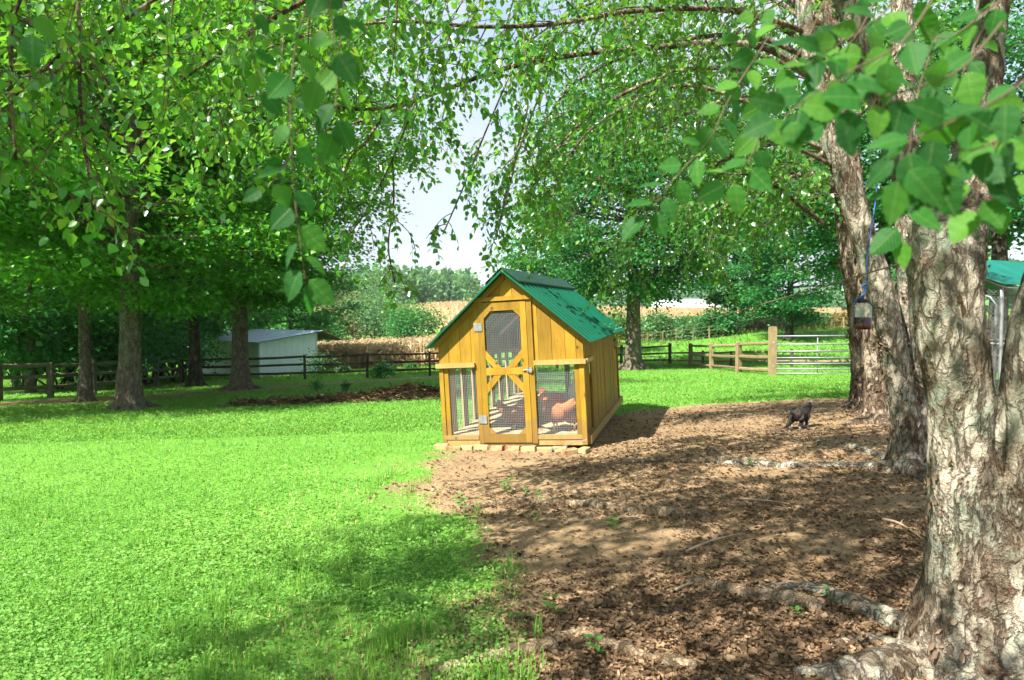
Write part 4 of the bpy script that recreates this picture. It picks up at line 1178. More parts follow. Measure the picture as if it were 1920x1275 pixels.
T2_ROOTS = [root_px([(1705, 6.6), (1660, 6.62), (1600, 6.75), (1500, 6.9), (1390, 7.1), (1290, 7.25), (1180, 7.3)], .13, .02, .1), root_px([(1700, 6.5), (1740, 6.2), (1760, 5.9)], .15, .05),
            root_px([(1715, 6.6), (1640, 7.4), (1560, 8.1), (1440, 8.4), (1320, 8.5)], .09, .02, .0)]
T2, T2B = birch("river_birch", "second birch with cream peeling stem leaning left, behind the hanging jar", T2_STEMS, T2_ROOTS, M_BARK_BIRCH, .022, .018, 8, 420, .024)
b3 = G(1648, 9.6)
T3_STEMS = [([b3 + Vector((0, 0, -.1)), W(1646, 720, 9.6), W(1636, 620, 9.6), W(1622, 500, 9.6), W(1600, 350, 9.6), W(1570, 150, 9.6), W(1540, -150, 9.6)], [.24, .165, .155, .145, .13, .11, .07])]
T3_ROOTS = [root_px([(1645, 9.6), (1615, 9.5), (1585, 9.4)], .15, .05), root_px([(1650, 9.5), (1668, 9.2), (1660, 9.0)], .14, .05)]
T3, T3B = birch("river_birch", "third birch of the row with dark grey-brown bark and spreading root", T3_STEMS, T3_ROOTS, M_BARK_SHAG, .03, .02, 12, 260, .032)
b4 = G(1622, 11.6)
T4_STEMS = [([b4 + Vector((0, 0, -.1)), W(1621, 700, 11.6), W(1612, 600, 11.6), W(1597, 500, 11.6), W(1588, 430, 11.6), W(1570, 300, 11.6), W(1545, 100, 11.6), W(1520, -150, 11.6)], [.27, .20, .18, .17, .155, .14, .11, .07])]
T4, T4B = birch("river_birch", "farthest birch of the row with shaggy brown bark beside the gate", T4_STEMS, [root_px([(1615, 11.6), (1595, 11.5), (1580, 11.45)], .15, .05)], M_BARK_SHAG, .034, .025, 14, 260, .036)

# boughs, drooping twigs and leaves of the birches
class Spray:
    def __init__(s, base): s.br = MB(); s.tw = MB(); s.P = []; s.A = []; s.N = []; s.L = []; s.v = []; s.base = base
def spray(S, path, r0, rs, n_side=16, side_len=(.5, 1.1), n_twig=6, twig_len=(.22, .5), lsz=.062, t0=.12, droop=.16, hang=.5, lstep=.05, tone=0.0, thick=True):
    pts = catmull(path, 5)
    rr = list(np.linspace(r0, .006, len(pts)))
    S.br.tube([p - S.base for p in pts], rr, 7, cap=False)
    n = len(pts)
    for i in range(n_side):
        t = t0 + (1 - t0) * (i + rs.uniform(0, 1)) / n_side
        k = min(int(t * (n - 1)), n - 2); p = pts[k].lerp(pts[k + 1], t * (n - 1) - k)
        tan = (pts[k + 1] - pts[k]).normalized()
        r = Vector(rs.normal(0, 1, 3)); perp = (r - tan * r.dot(tan)).normalized(); perp.z *= .6
        d = (tan * rs.uniform(.2, .8) + perp * .9).normalized()
        sl = rs.uniform(*side_len) * (1.15 - .45 * t)
        q = [p]; m = 6
        for j in range(m):
            q.append(q[-1] + d * (sl / m)); d = (d + Vector((rs.normal(0, .08), rs.normal(0, .08), -droop))).normalized()
        S.tw.tube([x - S.base for x in q], list(np.linspace(max(.004, rr[k] * .35), .0022, m + 1)), 4, cap=False)
        for j in range(n_twig):
            u = .12 + .88 * (j + rs.uniform(0, 1)) / n_twig
            kk = min(int(u * m), m - 1); a = q[kk].lerp(q[kk + 1], u * m - kk)
            td = (q[kk + 1] - q[kk]).normalized(); r = Vector(rs.normal(0, 1, 3)); r.z -= hang
            dd = (td * .5 + r.normalized()).normalized()
            tl = rs.uniform(*twig_len); w = [a]
            for z in range(4):
                w.append(w[-1] + dd * tl / 4); dd = (dd + Vector((0, 0, -hang * .45))).normalized()
            S.tw.tube([x - S.base for x in w], [.0025, .002, .0018, .0015, .001], 3, cap=False)
            nl = max(3, int(tl / lstep))
            for z in range(nl + 1):
                f = (z + .3) / (nl + .3); k2 = min(int(f * 4), 3); c = w[k2].lerp(w[k2 + 1], f * 4 - k2)
                td2 = (w[k2 + 1] - w[k2]).normalized()
                sd = td2.cross(Vector((rs.normal(0, .5), rs.normal(0, .5), 1))).normalized() * (1 if z % 2 else -1)
                ax = td2 * .45 + sd * .75 + Vector((0, 0, -.45 * rs.uniform(.3, 1.6)))
                S.P.append(c - S.base); S.A.append(ax)
                S.N.append(Vector((rs.normal(0, .6), rs.normal(0, .6), .8)))
                S.L.append(lsz * rs.uniform(.7, 1.25)); S.v.append(min(1, max(0, rs.beta(2, 2.2) + tone)))
def finish(S, e):
    S.br.build("boughs", M_BARK_SHAG, e, True)
    o = S.tw.build("twigs", M_TWIG, e); o['kind'] = 'stuff'
    P, A, Nn = (np.array([tuple(v) for v in q]) for q in (S.P, S.A, S.N))
    L = np.array(S.L); rs = np.random.RandomState(len(L))
    leaves_obj("crown", P, A, Nn, L, L * rs.uniform(.62, .85, len(L)), T_OVAL, M_BIRCHLEAF, e, np.array(S.v))
rs = np.random.RandomState(77)
def WP(*L): return [W(*p) for p in L]
# second birch: the long bough across the picture
S = Spray(T2B)
spray(S, WP((1530, 150, 6.6), (1450, 95, 6.5), (1360, 80, 6.4), (1240, 88, 6.2), (1100, 100, 6.0), (960, 125, 5.8), (830, 170, 5.6), (720, 212, 5.5), (640, 238, 5.4), (585, 248, 5.3)), .038, rs, 26, (.45, .9), 6, t0=.2, droop=.17)
spray(S, WP((830, 170, 5.6), (700, 205, 5.3), (560, 190, 5.0), (450, 188, 4.8), (380, 205, 4.7)), .016, rs, 13, (.3, .7), 6, lsz=.06, tone=.2)
spray(S, WP((720, 212, 5.5), (690, 262, 5.4), (655, 300, 5.35), (640, 360, 5.3)), .012, rs, 6, (.2, .4), 4)
for (a, b_, c, d_) in (((780, 190, 5.6), (735, 300, 5.5), (690, 390, 5.4), (655, 440, 5.4)), ((736, 298, 5.5), (738, 380, 5.48), (728, 460, 5.46), (740, 530, 5.45)),
                       ((960, 130, 5.8), (905, 260, 5.7), (865, 360, 5.7), (830, 440, 5.7)), ((1040, 110, 5.9), (980, 260, 5.8), (955, 350, 5.8), (935, 430, 5.8)), ((990, 200, 5.9), (962, 310, 5.9), (942, 390, 5.9), (930, 450, 5.9))):
    spray(S, [W(*a), W(*b_), W(*c), W(*d_)], .008, rs, 6, (.18, .38), 4, (.16, .3), t0=.1, droop=.28, hang=.9, lsz=.058)
spray(S, WP((1400, 130, 6.7), (1290, 130, 6.6), (1180, 170, 6.5), (1090, 230, 6.4), (1030, 300, 6.3), (1000, 360, 6.2)), .026, rs, 20, (.4, .9), 6, droop=.2)
spray(S, WP((1420, 200, 7.2), (1300, 160, 7.1), (1200, 185, 7.0), (1100, 250, 6.9), (1050, 330, 6.8), (1025, 400, 6.8)), .024, rs, 18, (.4, .9), 6, droop=.2)
spray(S, WP((1515, 60, 6.6), (1380, 20, 6.2), (1200, 20, 5.8), (1040, 45, 5.5), (900, 50, 5.2), (760, 40, 4.9), (620, 55, 4.7), (500, 90, 4.6)), .026, rs, 30, (.55, 1.1), 7, lsz=.062, tone=.08)
spray(S, WP((1500, -60, 6.6), (1350, -70, 6.0), (1150, -50, 5.5), (950, -30, 5.2), (780, -20, 5.0), (650, 0, 4.8), (520, 20, 4.6)), .024, rs, 28, (.55, 1.2), 7, lsz=.062, tone=.08)
spray(S, WP((1545, 420, 6.6), (1500, 385, 6.4), (1462, 355, 6.3), (1415, 330, 6.2), (1350, 325, 6.1)), .022, rs, 5, (.2, .4), 4, t0=.6)
spray(S, WP((1560, 310, 6.6), (1510, 285, 6.5), (1460, 270, 6.4), (1380, 290, 6.3), (1300, 330, 6.3)), .022, rs, 8, (.25, .5), 5, t0=.4)
finish(S, T2)
# third and fourth birch: finer leaves farther off
S = Spray(T3B)
for k, L in enumerate([((1585, 250, 9.6), (1480, 180, 9.5), (1350, 190, 9.3), (1220, 250, 9.1), (1120, 340, 9.0), (1060, 430, 8.9)), ((1590, 300, 9.6), (1490, 260, 9.8), (1380, 290, 9.8), (1270, 360, 9.8), (1200, 440, 9.8), (1165, 520, 9.7)),
          ((1570, 140, 9.6), (1420, 70, 9.3), (1250, 80, 9.0), (1100, 140, 8.8), (1040, 200, 8.6), (1000, 280, 8.5)), ((1560, 60, 9.6), (1400, -40, 9), (1230, -40, 8.6), (1080, 20, 8.3), (960, 100, 8)), ((1560, 200, 9.6), (1480, 120, 10.4), (1370, 130, 10.8), (1260, 180, 11), (1150, 260, 11)), ((1600, 380, 9.6), (1520, 330, 9.2), (1430, 350, 8.9), (1340, 400, 8.8)), ((1550, 0, 9.6), (1380, -60, 9.4), (1220, -20, 9.2), (1090, 60, 9)), ((1560, 120, 9.6), (1440, 40, 10), (1300, 20, 10.3), (1160, 60, 10.5), (1060, 130, 10.6)), ((1545, -60, 9.6), (1350, -140, 9), (1150, -100, 8.6), (980, -20, 8.4)), ((1580, 260, 9.6), (1480, 330, 9.9), (1380, 390, 10), (1300, 470, 10))]):
    spray(S, WP(*L), .04, rs, 24, (.6, 1.35), 7, (.3, .6), lsz=.068, lstep=.06, droop=.18)
finish(S, T3)
S = Spray(T4B)
for k, L in enumerate([((1575, 320, 11.6), (1490, 250, 11.5), (1380, 240, 11.5), (1290, 290, 11.4)), ((1560, 180, 11.6), (1450, 110, 11.8), (1320, 110, 12), (1200, 160, 12)), ((1545, 80, 11.6), (1450, 0, 12), (1300, -20, 12.4), (1180, 40, 12.6)), ((1580, 250, 11.6), (1640, 190, 11.4), (1720, 180, 11.2)), ((1550, 100, 11.6), (1640, 40, 11.2), (1740, 60, 11))]):
    spray(S, WP(*L), .045, rs, 22, (.7, 1.5), 7, (.35, .7), lsz=.085, lstep=.075, droop=.16)
finish(S, T4)
# nearest birch: boughs overhead and to the left, shading the ground
S = Spray(T1B)
spray(S, WP((1560, -120, 3.75), (1300, -190, 3.9), (1000, -160, 4.0), (700, -60, 3.9), (520, 30, 3.8), (400, 110, 3.7), (310, 170, 3.65)), .026, rs, 18, (.4, .85), 6, (.2, .42), lsz=.058, tone=.15, t0=.3)
spray(S, WP((1000, -160, 4.0), (760, -170, 3.9), (540, -110, 3.7), (360, -40, 3.6), (230, 40, 3.5), (130, 130, 3.45)), .020, rs, 15, (.35, .75), 6, (.18, .4), lsz=.058, tone=.15)
spray(S, WP((540, -110, 3.7), (380, -140, 3.4), (240, -120, 3.2), (155, -40, 3.1), (150, 70, 3.05), (150, 180, 3.0), (160, 290, 3.0), (185, 400, 3.0)), .012, rs, 18, (.16, .36), 4, (.12, .26), lsz=.055, t0=.35, droop=.25, hang=.8, tone=.1)
spray(S, WP((150, 70, 3.05), (110, 105, 3.0), (60, 150, 2.95), (0, 205, 2.9), (-60, 260, 2.9)), .008, rs, 10, (.16, .34), 4, (.12, .25), lsz=.055, hang=.8, tone=.1)
spray(S, WP((240, -120, 3.2), (100, -80, 3.0), (30, 20, 2.9), (20, 150, 2.85), (30, 300, 2.85)), .008, rs, 12, (.16, .36), 4, (.12, .26), lsz=.055, hang=.8, t0=.3, tone=.1)
# crown above and behind the viewer
top = T1B + Vector((-.6, .3, 5.2))
CR = [(-4.6, 0.2, 5.6), (-4.0, -1.6, 6.2), (-3.2, 1.2, 7.0), (-1.8, -2.4, 6.6), (-2.6, -.4, 5.2), (-.6, 1.6, 6.2), (.2, -1.0, 5.6), (1.0, -3.0, 6.4), (2.8, -1.4, 6.2), (3.6, 1.2, 6.4), (1.8, 3.8, 6.8), (-.8, 3.4, 7.4), (4.6, 3.2, 6.8), (-3.4, -3.4, 7.0), (0.4, .4, 7.8), (-5.4, -1.2, 6.6), (-5.0, .5, 6.0), (-5.8, -.4, 6.8), (-4.5, -1.0, 5.7), (-6.4, -1.5, 7.4), (-6.1, .2, 7.2), (-5.0, -2.0, 6.9)]
for k, (x, y, z) in enumerate(CR):
    a = T1B + Vector((-.5 + .3 * math.sin(k), .2, 3.6 + .12 * k)); q = Vector((x, y, z))
    m1 = a.lerp(q, .35) + Vector((0, 0, .45)); m2 = a.lerp(q, .7) + Vector((0, 0, .4))
    spray(S, [a, m1, m2, q], .04, rs, 24 if k > 13 else 17, (.6, 1.3), 6, (.3, .6), lsz=.095, lstep=.085, droop=.12)
finish(S, T1)

# ------------------------------------------------------------------ the largest leaves close to the lens, leaf by leaf
def big_leaf_mesh(seed):
    r = random.Random(seed)
    n = 13; vs = []; fs = []
    bend = r.uniform(-.25, .1); fold = r.uniform(.05, .22); tw = r.uniform(-.25, .25)
    def outline(t):
        w = .40 * (math.sin(math.pi * t ** .72) ** .85) * (1 - .18 * t) + .0
        return w
    for i in range(n + 1):
        t = i / n
        w = outline(t) if 0 < t < 1 else .0
        ser = (.03 if i % 2 else -.012) * (1 - t * .5) if 0 < t < 1 else 0
        y = t; zc = bend * t * t
        for u in (-1, -.5, 0, .5, 1):
            ww = w * u + (ser * u if abs(u) == 1 else 0)
            yy = y + (.035 if (abs(u) == 1 and i % 2) else 0)
            z = zc + fold * abs(u) * w + tw * u * w * t + .012 * math.sin(i * 1.9 + u * 2)
            vs.append((ww, yy, z))
    for i in range(n):
        for k in range(4):
            a = i * 5 + k; fs.append((a, a + 1, a + 6, a + 5))
    me = bpy.data.meshes.new("leaf"); me.from_pydata(vs, [], fs); me.update()
    me.polygons.foreach_set("use_smooth", [True] * len(me.polygons))
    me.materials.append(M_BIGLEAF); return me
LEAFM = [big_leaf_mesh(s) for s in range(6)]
bpy.context.view_layer.update()
def near_twig(path, tree, base, rs, n, lsz, rad=.0022, first=.15, both=True):
    pts = catmull(path, 6)
    tw = MB().tube([p - base for p in pts], list(np.linspace(rad * .8, rad * .35, len(pts))), 6).build("hanging_twig", M_TWIG, tree, True)
    m = len(pts) - 1
    for i in range(n):
        t = first + (1 - first) * i / max(1, n - 1); k = min(int(t * m), m - 1)
        p = pts[k].lerp(pts[k + 1], t * m - k); td = (pts[k + 1] - pts[k]).normalized()
        view = (p - Vector((0, 0, CAMZ))).normalized()
        sd = td.cross(view).normalized() * (1 if i % 2 else -1)
        if i == n - 1: ax = td + sd * .25
        else: ax = sd * rs.uniform(.55, 1.0) + td * rs.uniform(.3, .75) + Vector((0, 0, -rs.uniform(.1, .55)))
        ax = (ax + Vector(rs.normal(0, .16, 3))).normalized()
        nr = (-view * .75 + Vector((0, 0, .55)) + Vector(rs.normal(0, .35, 3)))
        nr = (nr - ax * nr.dot(ax)).normalized(); sx = ax.cross(nr) * rs.uniform(.75, 1.12)
        L = lsz * rs.uniform(.8, 1.18) * (1 if i > 0 else .8)
        M = Matrix(((sx.x * L, ax.x * L, nr.x * L, 0), (sx.y * L, ax.y * L, nr.y * L, 0), (sx.z * L, ax.z * L, nr.z * L, 0), (0, 0, 0, 1)))
        pet = p + ax * .012 - base
        M.translation = pet
        o = bpy.data.objects.new("leaf", LEAFM[rs.randint(6)]); COL.objects.link(o); o.parent = tw
        o.matrix_local = M
        
rs = np.random.RandomState(5)
TW = [  # the hanging spray left of centre
  (((600, -40, 1.5), (560, 60, 1.42), (545, 180, 1.38), (548, 300, 1.36), (556, 400, 1.34), (566, 480, 1.34), (574, 530, 1.34)), 15, .060),
  (((548, 290, 1.36), (520, 330, 1.34), (500, 350, 1.33)), 3, .052),
  (((650, -60, 1.5), (640, 60, 1.45), (632, 150, 1.42), (628, 240, 1.42)), 9, .060),
  (((600, -60, 1.2), (620, 20, 1.2), (625, 90, 1.2), (600, 140, 1.2)), 6, .055),
  (((480, -60, 1.5), (478, 20, 1.5), (470, 90, 1.5), (490, 160, 1.5)), 6, .055),
  (((40, -60, 1.1), (50, 10, 1.1), (62, 50, 1.1)), 3, .055),
  # the big blurred leaves at upper right
  (((1500, -40, 1.5), (1440, 70, 1.45), (1370, 180, 1.4), (1330, 260, 1.38), (1260, 340, 1.36), (1215, 400, 1.35)), 19, .054),
  (((1570, -60, 1.4), (1520, 60, 1.35), (1450, 180, 1.3), (1410, 290, 1.28), (1370, 340, 1.28)), 15, .054),
  (((1760, -20, 1.05), (1690, 80, 1.0), (1600, 130, .98), (1520, 180, .96), (1470, 220, .95)), 15, .054),
  (((1880, 40, 1.0), (1800, 130, .98), (1700, 170, .96), (1620, 190, .95), (1560, 230, .95)), 13, .052),
  (((1960, 120, .92), (1880, 180, .90), (1780, 230, .88), (1700, 270, .87), (1690, 320, .87)), 11, .052),
  (((1960, 250, .95), (1900, 250, .94), (1830, 280, .92), (1770, 285, .9), (1740, 330, .9)), 11, .052),
  (((1990, 100, 1.1), (1930, 180, 1.1), (1890, 280, 1.1), (1880, 380, 1.1)), 10, .052),
  (((1760, 60, 1.3), (1720, 180, 1.3), (1700, 330, 1.3), (1690, 440, 1.3)), 10, .058),
  (((1660, -40, 1.5), (1610, 60, 1.5), (1560, 120, 1.5), (1540, 200, 1.5)), 11, .052),
  (((1930, -40, 1.3), (1850, 20, 1.3), (1780, 70, 1.3), (1730, 60, 1.3)), 10, .052),
  (((1700, -30, 1.25), (1640, 40, 1.22), (1560, 90, 1.2), (1500, 130, 1.2)), 13, .052),
  (((1960, 200, 1.0), (1900, 230, 1.0), (1850, 300, 1.0), (1830, 380, 1.0)), 11, .052),
  (((1480, -40, 1.7), (1420, 30, 1.7), (1380, 110, 1.7), (1400, 180, 1.7)), 11, .052),
  (((1900, -40, 1.6), (1840, 60, 1.6), (1800, 160, 1.6), (1810, 250, 1.6)), 13, .052),
]
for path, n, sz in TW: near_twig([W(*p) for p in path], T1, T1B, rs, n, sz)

# ------------------------------------------------------------------ fences
def fence(label, pts, h, rails, mat, post_r=.075, rail_h=.06, group="rail fences", extra=None, seed=0, rail_mat=None):
    r = random.Random(seed)
    P = [G(px, d) for px, d in pts]
    e = empty("rail_fence", P[0], (0, 0, 0), label, "fence", group)
    o0 = P[0]
    for p in P:
        q = p - o0; w = post_r * r.uniform(.88, 1.1); lx, ly = r.uniform(-.025, .025), r.uniform(-.025, .025)
        hh = h * r.uniform(.97, 1.05)
        mb = MB(); a = r.uniform(0, .5)
        ring = lambda z, k, dx, dy: [(q.x + dx + w * k * math.cos(a + math.pi / 4 + i * math.pi / 2), q.y + dy + w * k * math.sin(a + math.pi / 4 + i * math.pi / 2), q.z + z) for i in range(4)]
        vs = ring(-.2, 1.15, 0, 0) + ring(hh - .03, 1.12, lx, ly) + ring(hh, .8, lx, ly)
        fs = [(i + 4 * l, (i + 1) % 4 + 4 * l, (i + 1) % 4 + 4 * l + 4, i + 4 * l + 4) for l in (0, 1) for i in range(4)] + [(8, 9, 10, 11)]
        mb.add(vs, fs).build("post", mat, e)
    for a, b in zip(P[:-1], P[1:]):
        for f in rails:
            za, zb = h * f * r.uniform(.97, 1.03), h * f * r.uniform(.97, 1.03)
            A = a - o0 + Vector((0, 0, za)); B = b - o0 + Vector((0, 0, zb)); t = (B - A).normalized()
            A -= t * .07; B += t * .07
            M = A.lerp(B, .5) + Vector((0, 0, r.uniform(-.03, .015)))
            Q1 = A.lerp(M, .5) + Vector((r.uniform(-.01, .01), 0, r.uniform(-.01, .01))); Q2 = M.lerp(B, .5)
            rh = rail_h * r.uniform(.85, 1.15)
            MB().tube([A, A.lerp(Q1, .3), Q1, M, Q2, B.lerp(Q2, .3), B], [rh * .5, rh * .95, rh, rh * 1.05, rh, rh * .95, rh * .5], 6).build("rail", rail_mat or mat, e)
    return e
fence("dark mossy split-rail fence along the left woods", [(-95, 21), (-5, 21.8), (92, 22.8), (173, 24.8), (238, 27.6), (293, 30.4), (337, 33)], 1.22, (.9, .6, .3), M_FENCE_MOSS, .095, .062, seed=1)
fence("split-rail fence coloured near-black for shade, passing the white shed and cornfield", [(341, 33.1), (455, 33.2), (571, 33), (688, 32.8), (806, 33), (925, 34), (1045, 35.5), (1165, 37), (1256, 37.6)], 1.2, (.92, .6, .28), M_FENCE_DARK, .075, .058, seed=2)
fence("tan post-and-rail fence running up to the metal gate", [(1295, 35.4), (1335, 30.4), (1385.5, 26.6), (1447, 23.6)], 1.18, (.9, .52, .14), M_FENCE_TAN, .10, .058, seed=3)
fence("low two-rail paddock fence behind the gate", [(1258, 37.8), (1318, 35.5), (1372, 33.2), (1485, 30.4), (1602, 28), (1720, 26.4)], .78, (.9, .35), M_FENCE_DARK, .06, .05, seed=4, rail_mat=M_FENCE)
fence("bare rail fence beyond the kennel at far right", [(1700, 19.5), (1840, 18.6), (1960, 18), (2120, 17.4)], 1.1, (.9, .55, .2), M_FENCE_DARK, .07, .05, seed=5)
gp = G(1449, 23.4)
e = empty("gate_post", gp, (0, 0, 0), "tall square tan timber post at the gate's hinge side", "post")
MB().prism([(-.11, -.11), (.11, -.11), (.11, .11), (-.11, .11)], -.2, 1.66, 'z').build("shaft", M_FENCE_TAN, e)
MB().prism([(-.085, -.085), (.085, -.085), (.085, .085), (-.085, .085)], 1.661, 1.69, 'z').build("cap", M_FENCE_TAN, e)
# far wire fence
def wire_fence(label, pts, h, seed):
    P = [G(px, d) for px, d in pts]; o0 = P[0]
    e = empty("wire_fence", o0, (0, 0, 0), label, "fence")
    for p in P:
        q = p - o0
        MB().tube([q + Vector((0, 0, -.1)), q + Vector((0, 0, h))], [.06, .05], 6).build("post", M_FENCE_TAN, e)
    for f in (.97, .7, .45, .2):
        MB().tube([p - o0 + Vector((0, 0, h * f)) for p in P], .025 if f > .9 else .012, 4).build("wire", M_FENCE, e)
wire_fence("thin wire fence with pale posts in front of the right cornfield", [(1195, 55), (1215, 55.5), (1243, 56), (1268, 56.4), (1300, 57), (1330, 57.5), (1374, 58), (1420, 60), (1465, 62), (1520, 63), (1560, 62), (1582, 61), (1603, 60), (1650, 58)], 1.05, 1)
# metal gate
ga, gb = G(1457, 23.3, .06), G(1652, 22.8, .06)
gz = (ga.z + gb.z) / 2; gb.z = ga.z + (gb.z - ga.z) * .3
e = empty("metal_gate", ga, (0, 0, 0), "silver tubular farm gate with seven horizontal bars", "gate")
D = gb - ga; up = Vector((0, 0, 1))
for z in (.0, .16, .34, .54, .76, 1.0, 1.28):
    MB().tube([up * z, D + up * z], .024, 8).build("bar", M_STEEL, e, True)
for f in (0, .4, .8, 1):
    MB().tube([D * f - D.normalized().cross(up) * .03 + up * -.02, D * f - D.normalized().cross(up) * .03 + up * 1.3], .026 if f in (0, 1) else .02, 8).build("upright", M_STEEL, e, True)
for z in (.25, 1.05):
    MB().tube([Vector((-.14, 0, z)), Vector((.0, 0, z))], .016, 6).build("hinge", M_STEEL, e, True)
# small tube panel by the oak
a = G(1203, 33.6, 0)
e = empty("tube_panel", a, (0, 0, 0), "low rounded grey pipe panel beside the oak's foot", "panel")
MB().tube(catmull([(0, 0, .05), (0, 0, .52), (.06, 0, .6), (.9, .1, .6), (.97, .1, .52), (.97, .1, .0)], 4), .02, 8).build("outer_pipe", M_STEEL, e, True)
for z in (.2, .4): MB().tube([(0, 0, z), (.97, .1, z)], .013, 6).build("crossbar", M_STEEL, e, True)

# ------------------------------------------------------------------ white shed
c0 = G(487, 38); c1 = G(591, 40); c2v = G(352, 44.5)
zb = min(c0.z, c1.z) - .15
e = empty("white_shed", (c0.x, c0.y, zb), (0, 0, 0), "white board shed with blue-grey metal roof behind the left trees", "shed")
u = Vector((c1.x - c0.x, c1.y - c0.y, 0)); v = Vector((c2v.x - c0.x, c2v.y - c0.y, 0)); lu, lv = u.length, v.length; un, vn = u.normalized(), v.normalized()
h0, h1 = 2.12, 2.62      # low eave at the long wall, high side at the right end
def wall_boards(o, d, L, ha, hb, n, out):
    for i in range(n):
        a, b = L * i / n + .004, L * (i + 1) / n - .004
        A, B = o + d * a, o + d * b; za, zb2 = ha + (hb - ha) * a / L, ha + (hb - ha) * b / L
        th = out * (.03 + .004 * (i % 2)); inn = out * -.02
        MB().add([A + inn, B + inn, B + inn + up * zb2, A + inn + up * za, A + th, B + th, B + th + up * zb2, A + th + up * za],
                 [(0, 1, 2, 3), (7, 6, 5, 4), (0, 4, 5, 1), (1, 5, 6, 2), (2, 6, 7, 3), (3, 7, 4, 0)]).build("wall_board", M_WHITE, e)
nu = Vector((un.y, -un.x, 0)); nv = Vector((-vn.y, vn.x, 0)); nv = nv if nv.dot(Vector((0, -1, 0))) > 0 else -nv; nu = nu if nu.y < 0 else -nu
wall_boards(Vector((0, 0, 0)), un, lu, h0, h1, 9, nu)
wall_boards(Vector((0, 0, 0)), vn, lv, h0, h0, 20, nv)
wall_boards(u, vn, lv, h1, h1, 12, -nv)
wall_boards(v, un, lu, h0, h1, 9, -nu)
for p, hh in ((Vector((0, 0, 0)), h0), (u, h1)):
    q = p + (nu + (nv if p.length < .1 else -nv)) * .035
    MB().box(q.x - .05, q.x + .05, q.y - .05, q.y + .05, 0, hh - .03).build("corner_trim", M_WHITE, e)
def rp(a, b, z): return un * a + vn * b + up * z
sl = (h1 - h0) / lu
def roofpiece(a0, a1, z0, z1, name, mat, n=10):
    b0, b1 = -.35, lv + .35
    for i in range(n):
        s0, s1 = b0 + (b1 - b0) * i / n + .003, b0 + (b1 - b0) * (i + 1) / n - .003
        vs = [rp(a0, s0, z0), rp(a1, s0, z1), rp(a1, s1, z1), rp(a0, s1, z0)]
        vs += [p + up * .03 for p in vs]
        MB().add(vs, [(3, 2, 1, 0), (4, 5, 6, 7), (0, 1, 5, 4), (1, 2, 6, 5), (2, 3, 7, 6), (3, 0, 4, 7)]).build(name, mat, e)
        s = s0 + .02
        MB().add([rp(a0, s, z0 + .031), rp(a1, s, z1 + .031), rp(a1, s + .04, z1 + .031), rp(a0, s + .04, z0 + .031), rp(a0, s + .02, z0 + .06), rp(a1, s + .02, z1 + .06)], [(0, 4, 5, 1), (2, 5, 4, 3), (0, 3, 4), (1, 5, 2)]).build("roof_seam", mat, e)
roofpiece(-.35, lu + .25, h0 + .06 - .35 * sl, h1 + .06 + .25 * sl, "roof_sheet", M_TIN)
roofpiece(lu + .26, lu + 1.5, h1 + .05 + .25 * sl, h1 - .45, "overhang_sheet", M_SOFFIT, 10)

# greenhouses
for k, (px, d, w, lab) in enumerate([(1277, 300, 7, "leftmost white greenhouse on the far ridge"), (1300, 296, 8, "middle white greenhouse on the far ridge"), (1324, 290, 9, "rightmost white greenhouse on the far ridge")]):
    b = G(px, d, 1.6)
    e = empty("greenhouse", b, (0, 0, math.radians(18)), lab, "greenhouse", "greenhouses on the ridge")
    hw = w / 2
    MB().box(-hw, hw, 0, 22, 0, 1.2).build("wall", M_GREENHOUSE, e)
    MB().prism([(-hw - .2, 1.21), (hw + .2, 1.21), (0, 3.6)], 0, 22).build("roof", M_GREENHOUSE, e)
    MB().prism([(-hw * .5, 1.9), (hw * .5, 1.9), (0, 3.1)], -.05, -.01).build("gable_vent", M_WHITE, e)
b = G(1305, 335, 2.2)
e = empty("farm_building", b, (0, 0, math.radians(12)), "long low building with dark roof behind the greenhouses", "building")
MB().box(-14, 14, 0, 12, 0, 2.2).build("wall", M_WHITE, e)
MB().prism([(-.4, 2.21), (12.4, 2.21), (6, 4.6)], -14.4, 14.4, 'x').build("roof", M_GHDARK, e)

# ------------------------------------------------------------------ kennel canopy
kc = W(1879, 536, 12.6)
gk = g1(kc.x, kc.y)
e = empty("kennel", (kc.x, kc.y, gk), (0, 0, math.radians(28)), "dog kennel with green tarp canopy and steel frame behind the birch", "kennel")
hz = kc.z - gk
KL, KW, KP = 4.0, 2.1, .62
def tarp(y0, y1, z0, z1):
    vs, fs = [], []; n, m = 14, 8
    for i in range(n + 1):
        for j in range(m + 1):
            s, t = i / n, j / m
            sag = -.05 * math.sin(math.pi * t) * (1 + .6 * math.sin(s * 9))
            vs.append((-.15 + (KL + .3) * s, y0 + (y1 - y0) * t, z0 + (z1 - z0) * t + sag))
    for i in range(n):
        for j in range(m): a = i * (m + 1) + j; fs.append((a, a + 1, a + m + 2, a + m + 1))
    return MB().add(vs, fs)
tarp(-.1, KW / 2, hz + .03, hz + KP).build("tarp", M_TARP, e, True)
tarp(KW + .1, KW / 2, hz + .03, hz + KP).build("tarp", M_TARP, e, True)
for (x, y) in ((0, 0), (KL, 0), (0, KW), (KL, KW), (KL / 2, 0), (KL / 2, KW)):
    MB().tube(catmull([(x, y, -.1), (x, y, hz - .25), (x, y + (.02 if y == 0 else -.02), hz - .05)], 3), .032, 8).build("pole", M_STEEL, e, True)
for x in (0, KL / 2, KL):
    MB().tube([(x, -.02, hz - .02), (x, KW / 2, hz + KP - .06), (x, KW + .02, hz - .02)], .03, 8).build("roof_pipe", M_STEEL, e, True)
    MB().tube([(x + .05, .12, 0.0), (x + .05, .12, hz - .35), (x + .05, .22, hz - .2), (x + .05, .5, hz - .13), (x + .05, KW - .4, hz - .13)], .026, 8).build("brace_pipe", M_STEEL, e, True)
